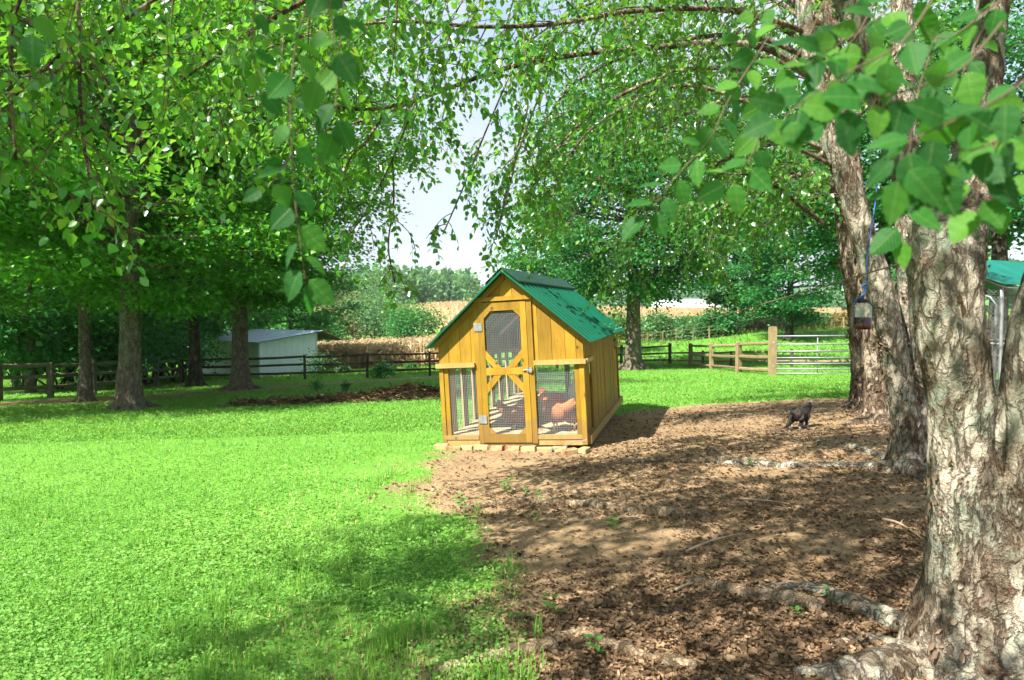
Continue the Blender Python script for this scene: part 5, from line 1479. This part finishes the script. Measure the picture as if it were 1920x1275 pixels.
for (a, b) in (((0, 0, hz - .02), (KL, 0, hz - .02)), ((0, KW, hz - .02), (KL, KW, hz - .02)), ((0, 0, .05), (KL, 0, .05)), ((0, 0, .05), (0, KW, .05)), ((0, 0, 1.0), (0, KW, 1.0)), ((0, 0, 1.0), (KL, 0, 1.0))):
    MB().tube([a, b], .024, 8).build("rail_pipe", M_STEEL, e, True)
def chainlink(o, d, L, H):
    mb = MB(); s = .075; th = .0022
    n = int((L + H) / s)
    for k in range(n):
        for sg in (1, -1):
            t0 = k * s - (H if sg == 1 else 0); a0, z0 = t0, 0 if sg == 1 else 0
            if sg == 1: A, B = (t0, 0.0), (t0 + H, H)
            else: A, B = (k * s, 0.0), (k * s - H, H)
            pts = []
            for (aa, bb) in ((A, B),):
                ax, az = aa; bx, bz = bb
                lo, hi = 0.0, 1.0
                dx = bx - ax
                if dx:
                    r0, r1 = sorted(((0 - ax) / dx, (L - ax) / dx)); lo, hi = max(lo, r0), min(hi, r1)
                if hi - lo > .02: pts = [(ax + dx * lo, az + (bz - az) * lo), (ax + dx * hi, az + (bz - az) * hi)]
            if pts:
                P0, P1 = (o + d * p[0] + up * p[1] for p in pts)
                w = up * th * 1.4
                mb.add([P0 - w, P1 - w, P1 + w, P0 + w], [(0, 1, 2, 3)])
    q = mb.build("chain_link", M_STEEL, e); q['kind'] = 'stuff'
chainlink(Vector((0, 0, .05)), Vector((1, 0, 0)), KL, hz - .1)
chainlink(Vector((0, 0, .05)), Vector((0, 1, 0)), KW, hz - .1)

# ------------------------------------------------------------------ hanging jar, clothes line, cat
jb = W(1617, 617, 5.75)
e = empty("hanging_jar", jb, (0, 0, 0), "clear jar half full of dark liquid hung on blue rope", "jar")
R, Hj = .072, .235
lathe([(R * .86, .0), (R, .02), (R, Hj * .70), (R * .93, Hj * .82), (R * .62, Hj * .93), (R * .6, Hj * .97)], 24).build("jar_body", M_JAR, e, True)
lathe([(R * .87, -.003), (R * 1.01, .018), (R * 1.01, Hj * .42), (R * .2, Hj * .421)], 24).build("liquid", M_SYRUP, e, True)
lathe([(R * .72, Hj * .95), (R * .74, Hj * 1.06), (R * .55, Hj * 1.08), (R * .2, Hj * 1.085)], 20).build("lid", M_BLACKPL, e, True)
hk = W(1646, 330, 6.15) - jb
MB().tube(catmull([(0, 0, Hj * 1.05), (.03, 0, .36), (.045, .02, .45), tuple(Vector((.055, .05, .62))), tuple(hk * .8), tuple(hk)], 4), .006, 6).build("rope", M_BLUEROPE, e, True)
MB().tube(catmull([(-.085, -.02, .235), (-.05, -.03, .26), (0, 0, .285), (.02, 0, .33), (.0, .01, .36), (.03, 0, .38)], 4), .009, 6).build("rope_knot", M_BLUEROPE, e, True)
MB().tube(catmull([(R * .8, 0, Hj), (R * 1.1, -.01, Hj * .7), (R * 1.06, -.01, Hj * .3)], 4), .004, 6).tube(catmull([(-.085, -.02, .235), (-R * 1.08, -.01, Hj * .6), (-R * 1.05, -.01, Hj * .25)], 4), .004, 6).build("rope_loop", M_BLUEROPE, e, True)
la, lb = W(1752, 476, 3.2), W(1190, 628, 32.6)
mid = la.lerp(lb, .5) + Vector((0, 0, -.12))
tag(MB().tube(catmull([la, mid, lb], 12), .0045, 6).build("clothes_line", M_FENCE, None, True), "thin grey line strung from the nearest birch towards the oak", "line")

def cat_mat():
    m, nt, b, o = nmat("cat_fur")
    v = coords(nt); n1 = noise(nt, v, 11, 4, .6, .8); n2 = noise(nt, v, 90, 3)
    c = ramp(nt, [(.44, (.005, .004, .004)), (.60, (.018, .012, .008)), (.70, (.09, .052, .024))], n1).outputs[0]
    sx = nd(nt, "ShaderNodeSeparateXYZ"); nt.links.new(v, sx.inputs[0])
    foot = ramp(nt, [(.022, (1, 1, 1)), (.05, (0, 0, 0))], sx.outputs['Z']).outputs[0]
    c = mixc(nt, foot, c, (.55, .54, .52))
    hd = ramp(nt, [(.235, (0, 0, 0)), (.27, (1, 1, 1))], sx.outputs['X']).outputs[0]
    c = mixc(nt, hd, c, ramp(nt, [(.4, (.12, .085, .045)), (.6, (.30, .23, .13))], n1).outputs[0])
    c = mixc(nt, .25, c, ramp(nt, [(.3, (.004, .004, .004)), (.7, (.05, .035, .024))], n2).outputs[0])
    nt.links.new(c, b.inputs['Base Color']); b.inputs['Roughness'].default_value = .85
    bump(nt, b, n2, .5, .005); return m
M_CAT = cat_mat()
cl = G(1503, 9.2)
e = empty("cat", (cl.x, cl.y, cl.z + .004), (0, 0, math.radians(42)), "dark tortoiseshell cat with white paws walking away over the leaf litter", "cat")
e.scale = (1.02,) * 3
mb = MB()
mb.ball((0, 0, .19), (.19, .072, .080)); mb.ball((.12, 0, .192), (.085, .070, .088)); mb.ball((-.13, 0, .195), (.095, .078, .095))
mb.tube([(.14, 0, .215), (.21, 0, .255), (.255, 0, .285)], [.062, .05, .045], 12)
mb.ball((.275, 0, .295), (.058, .052, .050)); mb.ball((.318, 0, .280), (.028, .028, .022))
for s in (-1, 1):
    mb.tube([(.262, s * .032, .325), (.258, s * .042, .372)], [.022, .003], 8)
    fx = .03 * s
    mb.tube([(.125, s * .045, .17), (.11 + fx, s * .046, .09), (.118 + fx, s * .046, .02)], [.040, .022, .017], 10)
    mb.ball((.132 + fx, s * .046, .013), (.026, .019, .014))
    hx = -.035 * s
    mb.tube([(-.125, s * .048, .17), (-.085 + hx, s * .052, .105), (-.165 + hx, s * .052, .065), (-.150 + hx, s * .052, .018)], [.062, .034, .020, .016], 10)
    mb.ball((-.132 + hx, s * .052, .013), (.028, .019, .014))
mb.tube(catmull([(-.20, 0, .215), (-.255, .01, .18), (-.29, .02, .10), (-.335, .03, .045), (-.39, .04, .04)], 4), list(np.linspace(.026, .014, 17)), 10)
mesh_obj("body", fused(mb, .008, 4), M_CAT, e)
for s in (-1, 1): MB().ball((.318, s * .026, .303), .008, 8, 6).build("eye", M_EYE, e, True)
MB().ball((.345, 0, .284), (.006, .008, .006), 8, 6).build("nose", M_COMB, e, True)

# ------------------------------------------------------------------ roots and sticks on the bare ground
def ground_root(pts, r0, r1, seed, tree, base):
    P = [G(px, d) for px, d in pts]
    P = catmull(P, 6); rs_ = random.Random(seed)
    q = []; rr = []
    for i, p in enumerate(P):
        t = i / (len(P) - 1); r = (r0 + (r1 - r0) * t) * rs_.uniform(.85, 1.15)
        q.append(Vector((p.x + rs_.uniform(-.012, .012), p.y + rs_.uniform(-.02, .02), g1(p.x, p.y) + r * .15 - (.6 * r0 if i in (0, len(P) - 1) else 0))) - base); rr.append(r)
    me = fused(MB().tube(q, rr, 10), .014, 2); shag(me, .010, seed)
    mesh_obj("root", me, M_ROOT, tree)
M_ROOT = bark_mat("bare_root", (.16, .10, .055), (.36, .26, .16), (.52, .41, .28), moss=(.3, .26, .15), moss_amt=.4, cell=(16, 16, 16))
ground_root([(1330, 5.3), (1240, 5.38), (1180, 5.5), (1090, 5.72), (1000, 5.85), (920, 5.78), (862, 5.6)], .05, .035, 1, T1, T1B)
ground_root([(1150, 7.25), (1230, 7.3), (1330, 7.25), (1450, 7.1)], .025, .05, 2, T2, T2B)
ground_root([(1310, 3.02), (1230, 3.08), (1165, 3.22), (1100, 3.34), (1040, 3.38)], .045, .02, 3, T1, T1B)
ground_root([(760, 2.95), (860, 3.08), (960, 3.2), (1040, 3.28)], .03, .04, 4, T1, T1B)
ground_root([(960, 6.3), (1030, 6.25), (1110, 6.1), (1180, 5.95)], .02, .03, 5, T1, T1B)
ground_root([(1540, 3.6), (1450, 3.72), (1370, 3.86), (1300, 4.0)], .05, .03, 6, T1, T1B)
ST = [((1660, 990), (1695, 1000), (1738, 1030), 4.9, "pale grey forked stick near the nearest birch's base"), ((1160, 975), (1185, 973), (1200, 972), 5.35, "short pale twig left of the bare soil patch"),
      ((1290, 1040), (1340, 1020), (1395, 1008), 4.7, "dark thin stick on the litter in the right foreground"), ((1270, 1110), (1290, 1102), (1305, 1098), 3.95, "stubby pale stick at the foreground root's tip"), ((1395, 945), (1440, 950), (1485, 958), 5.6, "straight thin stick lying on the litter, mid right")]
for a, b, c, d_, lab in ST:
    P = []
    for (px, py) in (a, b, c):
        dd = 1.55 * FPX / (py - 595); P.append(G(px, dd, .022))
    o0 = P[0]
    o = MB().tube(catmull([p - o0 for p in P], 4), list(np.linspace(.011, .005, 9)), 6).tube([P[1] - o0, P[1] - o0 + Vector((.06, .07, .012))], [.006, .003], 5).build("stick", M_TWIGPALE, None, True)
    o.location = o0; tag(o, lab, "stick", "sticks on the leaf litter")

# ------------------------------------------------------------------ straw heap
rs = np.random.RandomState(3)
nx, ny = 90, 26
X, Y = np.meshgrid(np.linspace(-6.9, -1.4, nx), np.linspace(-.95, .95, ny))
cyy = 17.0 + .12 * (X + 4)
prof = np.clip(1 - Y ** 2 / .8, 0, 1) * np.interp(X, [-6.9, -5.2, -3.6, -2.6, -1.9, -1.4], [.0, .05, .11, .24, .14, 0])
P2 = np.column_stack([X.ravel(), (Y + cyy).ravel()])
Z = gh(P2[:, 0], P2[:, 1]) - .02 + prof.ravel() * (.7 + .7 * fbm(P2 * 3, 3, 6)) + .05 * (fbm(P2 * 7, 2, 8) - .5) * (prof.ravel() > .01)
i = np.arange(nx * ny).reshape(ny, nx)
F = np.column_stack([i[:-1, :-1].ravel(), i[:-1, 1:].ravel(), i[1:, 1:].ravel(), i[1:, :-1].ravel()])
M_STRAWSOIL = simple("straw_soil", (.10, .068, .042), rough=.95, var=.6, nscale=9, bumps=.9)
HEAP = empty("straw_heap", (0, 0, 0), (0, 0, 0), "low brown straw and mulch heap on the lawn left of the coop", "heap")
np_mesh("soil", np.column_stack([P2, Z]), F, M_STRAWSOIL, HEAP, smooth=True)
k = rs.choice(len(P2), 5200, p=(prof.ravel() + .03) / (prof.ravel() + .03).sum())
pos = np.column_stack([P2[k], Z[k] + .01]) + rs.normal(0, .03, (len(k), 3))
M_STRAW = leafmat("straw", [(0, (.07, .043, .024)), (.6, (.18, .12, .066)), (1, (.42, .32, .19))], (.4, .3, .1), .1, rough=.8, spec=.1)
leaves_obj("straw", pos, np.column_stack([rs.normal(0, 1, (len(k), 2)), rs.normal(.05, .25, len(k))]), norm(rs.normal(0, .5, (len(k), 3)) + [0, 0, 1]), rs.uniform(.12, .34, len(k)), np.full(len(k), .009), T_DIAM, M_STRAW, HEAP, rs.rand(len(k)))

# ------------------------------------------------------------------ lawn, clover, litter (beyond counting)
T_BLADE = (np.array([(-.5, 0, 0), (.5, 0, 0), (-.38, .5, .06), (.38, .5, .06), (0, 1, .34)]), np.array([(0, 1, 3), (0, 3, 2), (2, 3, 4)]))
M_GRASS = leafmat("grass_blade", [(0, (.055, .20, .026)), (.5, (.165, .350, .052)), (.88, (.32, .48, .11)), (1, (.52, .44, .20))], (.32, .62, .05), .42, rough=.45, spec=.3)
M_CLOVER = leafmat("clover_leaf", [(0, (.05, .20, .034)), (.5, (.165, .345, .062)), (1, (.33, .49, .13))], (.28, .55, .06), .38, rough=.5, spec=.3)
M_LITTER = leafmat("dead_leaf", [(0, (.052, .030, .016)), (.35, (.145, .090, .050)), (.7, (.28, .185, .105)), (.95, (.45, .325, .195)), (1, (.50, .33, .08))], (.4, .22, .08), .12, rough=.75, spec=.2)
def screen_pts(n, d0, d1, seed, x0=-320, x1=2240):
    r = np.random.RandomState(seed)
    inv = r.uniform(1 / d1, 1 / d0, n); d = 1 / inv
    px = r.uniform(x0, x1, n)
    return (px - 960) / FPX * d, d, r
in_coop_c, in_coop_s = math.cos(math.radians(-15)), math.sin(math.radians(-15))
def outside_coop(x, y):
    dx, dy = x - .02, y - 8.32
    lx = dx * in_coop_c + dy * in_coop_s; ly = -dx * in_coop_s + dy * in_coop_c
    return ~((np.abs(lx) < HW + .03) & (ly > -.24) & (ly < LEN + .02))
def blades(name, label, n, d0, d1, seed, hmin, hmax, wd, tmpl, mat, mode):
    x, y, r = screen_pts(n, d0, d1, seed)
    D = dirt(x, y); P = np.column_stack([x, y])
    dens = fbm(P * 1.1, 3, 51)
    T = thin(x, y)
    keep = (r.rand(n) < np.clip(1.15 - D * 1.55 + (dens - .5) * .5 * (D > .1), 0, 1) * (1 - T * (.85 if mode != 'blade' else .35))) & outside_coop(x, y) & (fieldm(x, y) < .5)
    x, y, D = x[keep], y[keep], D[keep]; m = len(x); P = P[keep]
    z = gh(x, y)
    patch = fbm(P * .55, 3, 61); patch2 = fbm(P * 2.4, 2, 71)
    if mode == 'blade':
        th = r.uniform(0, 6.283, m); lean = r.uniform(.3, 1.7, m)
        ax = np.column_stack([np.cos(th) * lean, np.sin(th) * lean, np.ones(m)])
        nr = np.column_stack([-np.cos(th), -np.sin(th), .35 * np.ones(m)]) + r.normal(0, .25, (m, 3))
        L = r.uniform(hmin, hmax, m) * (.55 + .9 * patch2) * (1 + .015 * y); Wd = wd * (1 + .16 * y) * r.uniform(.6, 1.2, m)
        pos = np.column_stack([x, y, z - .004])
        var = np.clip(.35 * patch + .42 * r.rand(m) + .30 * (patch2 - .5), 0, .9)
        dry = (r.rand(m) < .03 + .5 * np.clip(D, 0, 1) + .6 * thin(x, y)); var = np.where(dry, .97 + .03 * r.rand(m), var)
    else:
        th = r.uniform(0, 6.283, m)
        ax = np.column_stack([np.cos(th), np.sin(th), r.uniform(-.15, .45, m)])
        nr = r.normal(0, .38, (m, 3)) + np.array([0, 0, 1.0])
        L = (hmin * .6 + (hmax * 1.5 - hmin * .6) * r.beta(1.4, 2.4, m)) * (.75 + .6 * patch) * (1 + .06 * y); Wd = L * r.uniform(.5, 1.05, m)
        pos = np.column_stack([x, y, z + r.uniform(.012, .06, m) * (.5 + patch2)])
        var = np.clip(.75 * patch - .15 + .5 * r.rand(m), 0, 1)
    o = leaves_obj(name, pos, ax, nr, L, Wd, tmpl, mat, None, var)
    tag(o, label, "grass", kind='stuff')
blades("lawn_grass", "short bright green lawn grass in the left foreground", 130000, 2.6, 13, 1, .022, .052, .0040, T_BLADE, M_GRASS, 'blade')
blades("lawn_grass", "sunlit lawn grass stretching back to the fences", 120000, 10, 36, 2, .035, .07, .0042, T_DIAM, M_GRASS, 'blade')
blades("lawn_clover", "clover and small weeds mixed through the lawn", 250000, 2.6, 24, 3, .009, .0185, .0, T_DIAM, M_CLOVER, 'clover')
blades("pasture_grass", "light green pasture grass beyond the rail fences", 40000, 34, 75, 4, .10, .22, .004, T_DIAM, M_GRASS, 'blade')
# taller tufts in the near grass
x, y, r = screen_pts(700, 2.8, 7.0, 9, -100, 1120)
D = dirt(x, y); cl_ = fbm(np.column_stack([x, y]) * 1.6, 2, 91)
k = (D < .75) & (cl_ > .56); x, y = x[k], y[k]
idx = np.repeat(np.arange(len(x)), 14); m = len(idx); th = r.uniform(0, 6.283, m)
pos = np.column_stack([x[idx] + r.normal(0, .025, m), y[idx] + r.normal(0, .025, m), 0 * th]); pos[:, 2] = gh(pos[:, 0], pos[:, 1])
lean = r.uniform(.1, .9, m)
tag(leaves_obj("grass_tufts", pos, np.column_stack([np.cos(th) * lean, np.sin(th) * lean, np.ones(m)]), np.column_stack([-np.cos(th), -np.sin(th), .3 * np.ones(m)]), r.uniform(.05, .14, m), r.uniform(.004, .008, m), T_BLADE, M_GRASS, None, r.uniform(.1, .8, m)),
    "longer grass tufts scattered near the lawn's ragged edge", "grass", kind='stuff')
# leaf litter: whole leaves and crumbled bits
def litter(name, label, n, seed, s0, s1, tmpl, flat):
    x, y, r = screen_pts(n, 2.5, 15, seed, -100, 2300)
    D = dirt(x, y); P = np.column_stack([x, y])
    bare = fbm(P * .9, 3, 15); clump = fbm(P * 3.5, 3, 19)
    spot = np.exp(-(((x - .72) / .42) ** 2 + ((y - 4.75) / .5) ** 2)) + .8 * np.exp(-(((x + .3) / .8) ** 2 + ((y - 7.0) / .6) ** 2)) + .6 * np.exp(-(((x - .6) / .7) ** 2 + ((y - 6.4) / .35) ** 2))
    keep = (r.rand(n) < np.clip((D - .35) * 1.6, 0, 1) * np.clip(1.2 - 1.3 * np.clip((bare - .48) * 3, 0, 1) - spot + (clump - .5) * 1.2, .10, 1)) & outside_coop(x, y)
    x, y = x[keep], y[keep]; m = len(x); z = gh(x, y); th = r.uniform(0, 6.283, m)
    L = s0 + (s1 - s0) * r.beta(1.3, 2.2, m); L = L * (1 + .03 * y)
    o = leaves_obj(name, np.column_stack([x, y, z + r.uniform(0, .012, m)]), np.column_stack([np.cos(th), np.sin(th), r.normal(.03, flat * .7, m)]), r.normal(0, flat, (m, 3)) + np.array([0, 0, 1.0]), L, L * r.uniform(.35, .95, m), tmpl, M_LITTER, None,
           np.clip(r.beta(1.7, 1.9, m) * .85 + .3 * (fbm(np.column_stack([x, y]) * 1.3, 2, 3) - .4), 0, .94 + .06 * (r.rand(m) < .015)))
    tag(o, label, "leaf litter", kind='stuff')
litter("leaf_litter", "dry brown leaf litter covering the bare ground under the birches", 70000, 5, .016, .052, T_CURL, .34)
litter("leaf_crumbs", "crumbled leaf bits and mulch among the dry leaves", 190000, 6, .008, .030, T_DIAM, .3)
# seedlings on the bare ground
M_SEED = leafmat("seedling_leaf", [(0, (.06, .24, .04)), (1, (.14, .36, .06))], (.3, .6, .08), .4, attr='var')
SD = [(950, 918, .13, 9, "tallest green seedling in front of the coop"), (985, 922, .08, 7, "middle seedling of the three before the coop"), (1010, 932, .09, 7, "rightmost seedling of the three before the coop"), (862, 945, .13, 8, "upright weed at the lawn edge left of the long root"),
      (1005, 972, .07, 6, "small weed growing right against the long pale root"), (1152, 993, .11, 6, "lone seedling below the long root's right end"), (1405, 882, .10, 6, "small plant alone in the litter, mid right"), (1120, 1228, .10, 5, "bright broad-leaved seedling at the bottom beside a root"),
      (1036, 1150, .12, 5, "two-leaved yellow-green sprout in dry grass, lower centre"), (1140, 858, .06, 5, "tiny plant just right of the coop's front corner"), (1555, 1130, .05, 4, "tiny round-leaved sprout by the foreground root at right"), (1500, 1165, .06, 6, "small leafy weed left of the round-leaved sprout"), (1315, 840, .08, 6, "small weed at the coop shadow's far edge")]
for k, (px, py, h, nl, lab) in enumerate(SD):
    r = np.random.RandomState(k)
    d_ = 1.55 * FPX / (py - 595) ; b = G(px, d_)
    e = empty("seedling", b, (0, 0, 0), lab, "seedling", "seedlings on the bare ground")
    MB().tube([(0, 0, -.01), (.01, 0, h * .5), (.005, .01, h)], [.003, .002, .0015], 5).build("stem", M_SEED, e)
    th = np.arange(nl) * 2.4; zz = np.linspace(.3, 1, nl) * h
    P_ = np.column_stack([.006 * np.cos(th), .006 * np.sin(th), zz])
    L = r.uniform(.4, .65, nl) * max(h, .07)
    o = leaves_obj("leaf", P_, np.column_stack([np.cos(th), np.sin(th), r.uniform(.0, .5, nl)]), r.normal(0, .2, (nl, 3)) + [0, 0, 1], L, L * .6, T_OVAL, M_SEED, e, r.rand(nl))
    del o['kind']
# taller weeds along the shed fence
for k, (px, d_, h, lab) in enumerate([(592, 21.5, .42, "dark leafy weed standing in the shaded lawn before the shed"), (648, 21, .32, "smaller dark weed right of the leafy weed on the lawn"), (717, 31.5, .7, "dark weed clump at the foot of the middle fence"), (640, 40, .5, "pale green weeds behind the fence at the corn's edge"), (720, 41, .55, "light weeds in front of the corn near the fence post"), (770, 42, .45, "pale weeds at the right end of the cornfield edge"), (605, 38, 1.3, "weeds growing against the shed's right corner")]):
    bush("weed", G(px, d_), h * (.7 if d_ > 30 else .28), h * (.6 if d_ > 30 else .28), h, lab, M_HEDGE if d_ > 35 else M_WOODS, n=420 if d_ > 30 else 160, lsize=.16 if d_ > 30 else .09, seed=200 + k, cat="weed", stem=True)

# ------------------------------------------------------------------ summer haze in the air
mh = bpy.data.materials.new("haze"); mh.use_nodes = True; MATS["haze"] = mh
mh.node_tree.nodes.clear()
_o = mh.node_tree.nodes.new("ShaderNodeOutputMaterial"); _v = mh.node_tree.nodes.new("ShaderNodeVolumePrincipled")
_v.inputs['Color'].default_value = (.86, .92, 1.0, 1); _v.inputs['Density'].default_value = .0002; _v.inputs['Anisotropy'].default_value = .2
mh.node_tree.links.new(_v.outputs[0], _o.inputs['Volume'])
hz_o = MB().box(-3900, 3900, -3000, 4200, -8, 60).build("haze", mh)
tag(hz_o, "thin summer haze over the far fields", "haze", kind='stuff')
cy.volume_bounces = 0
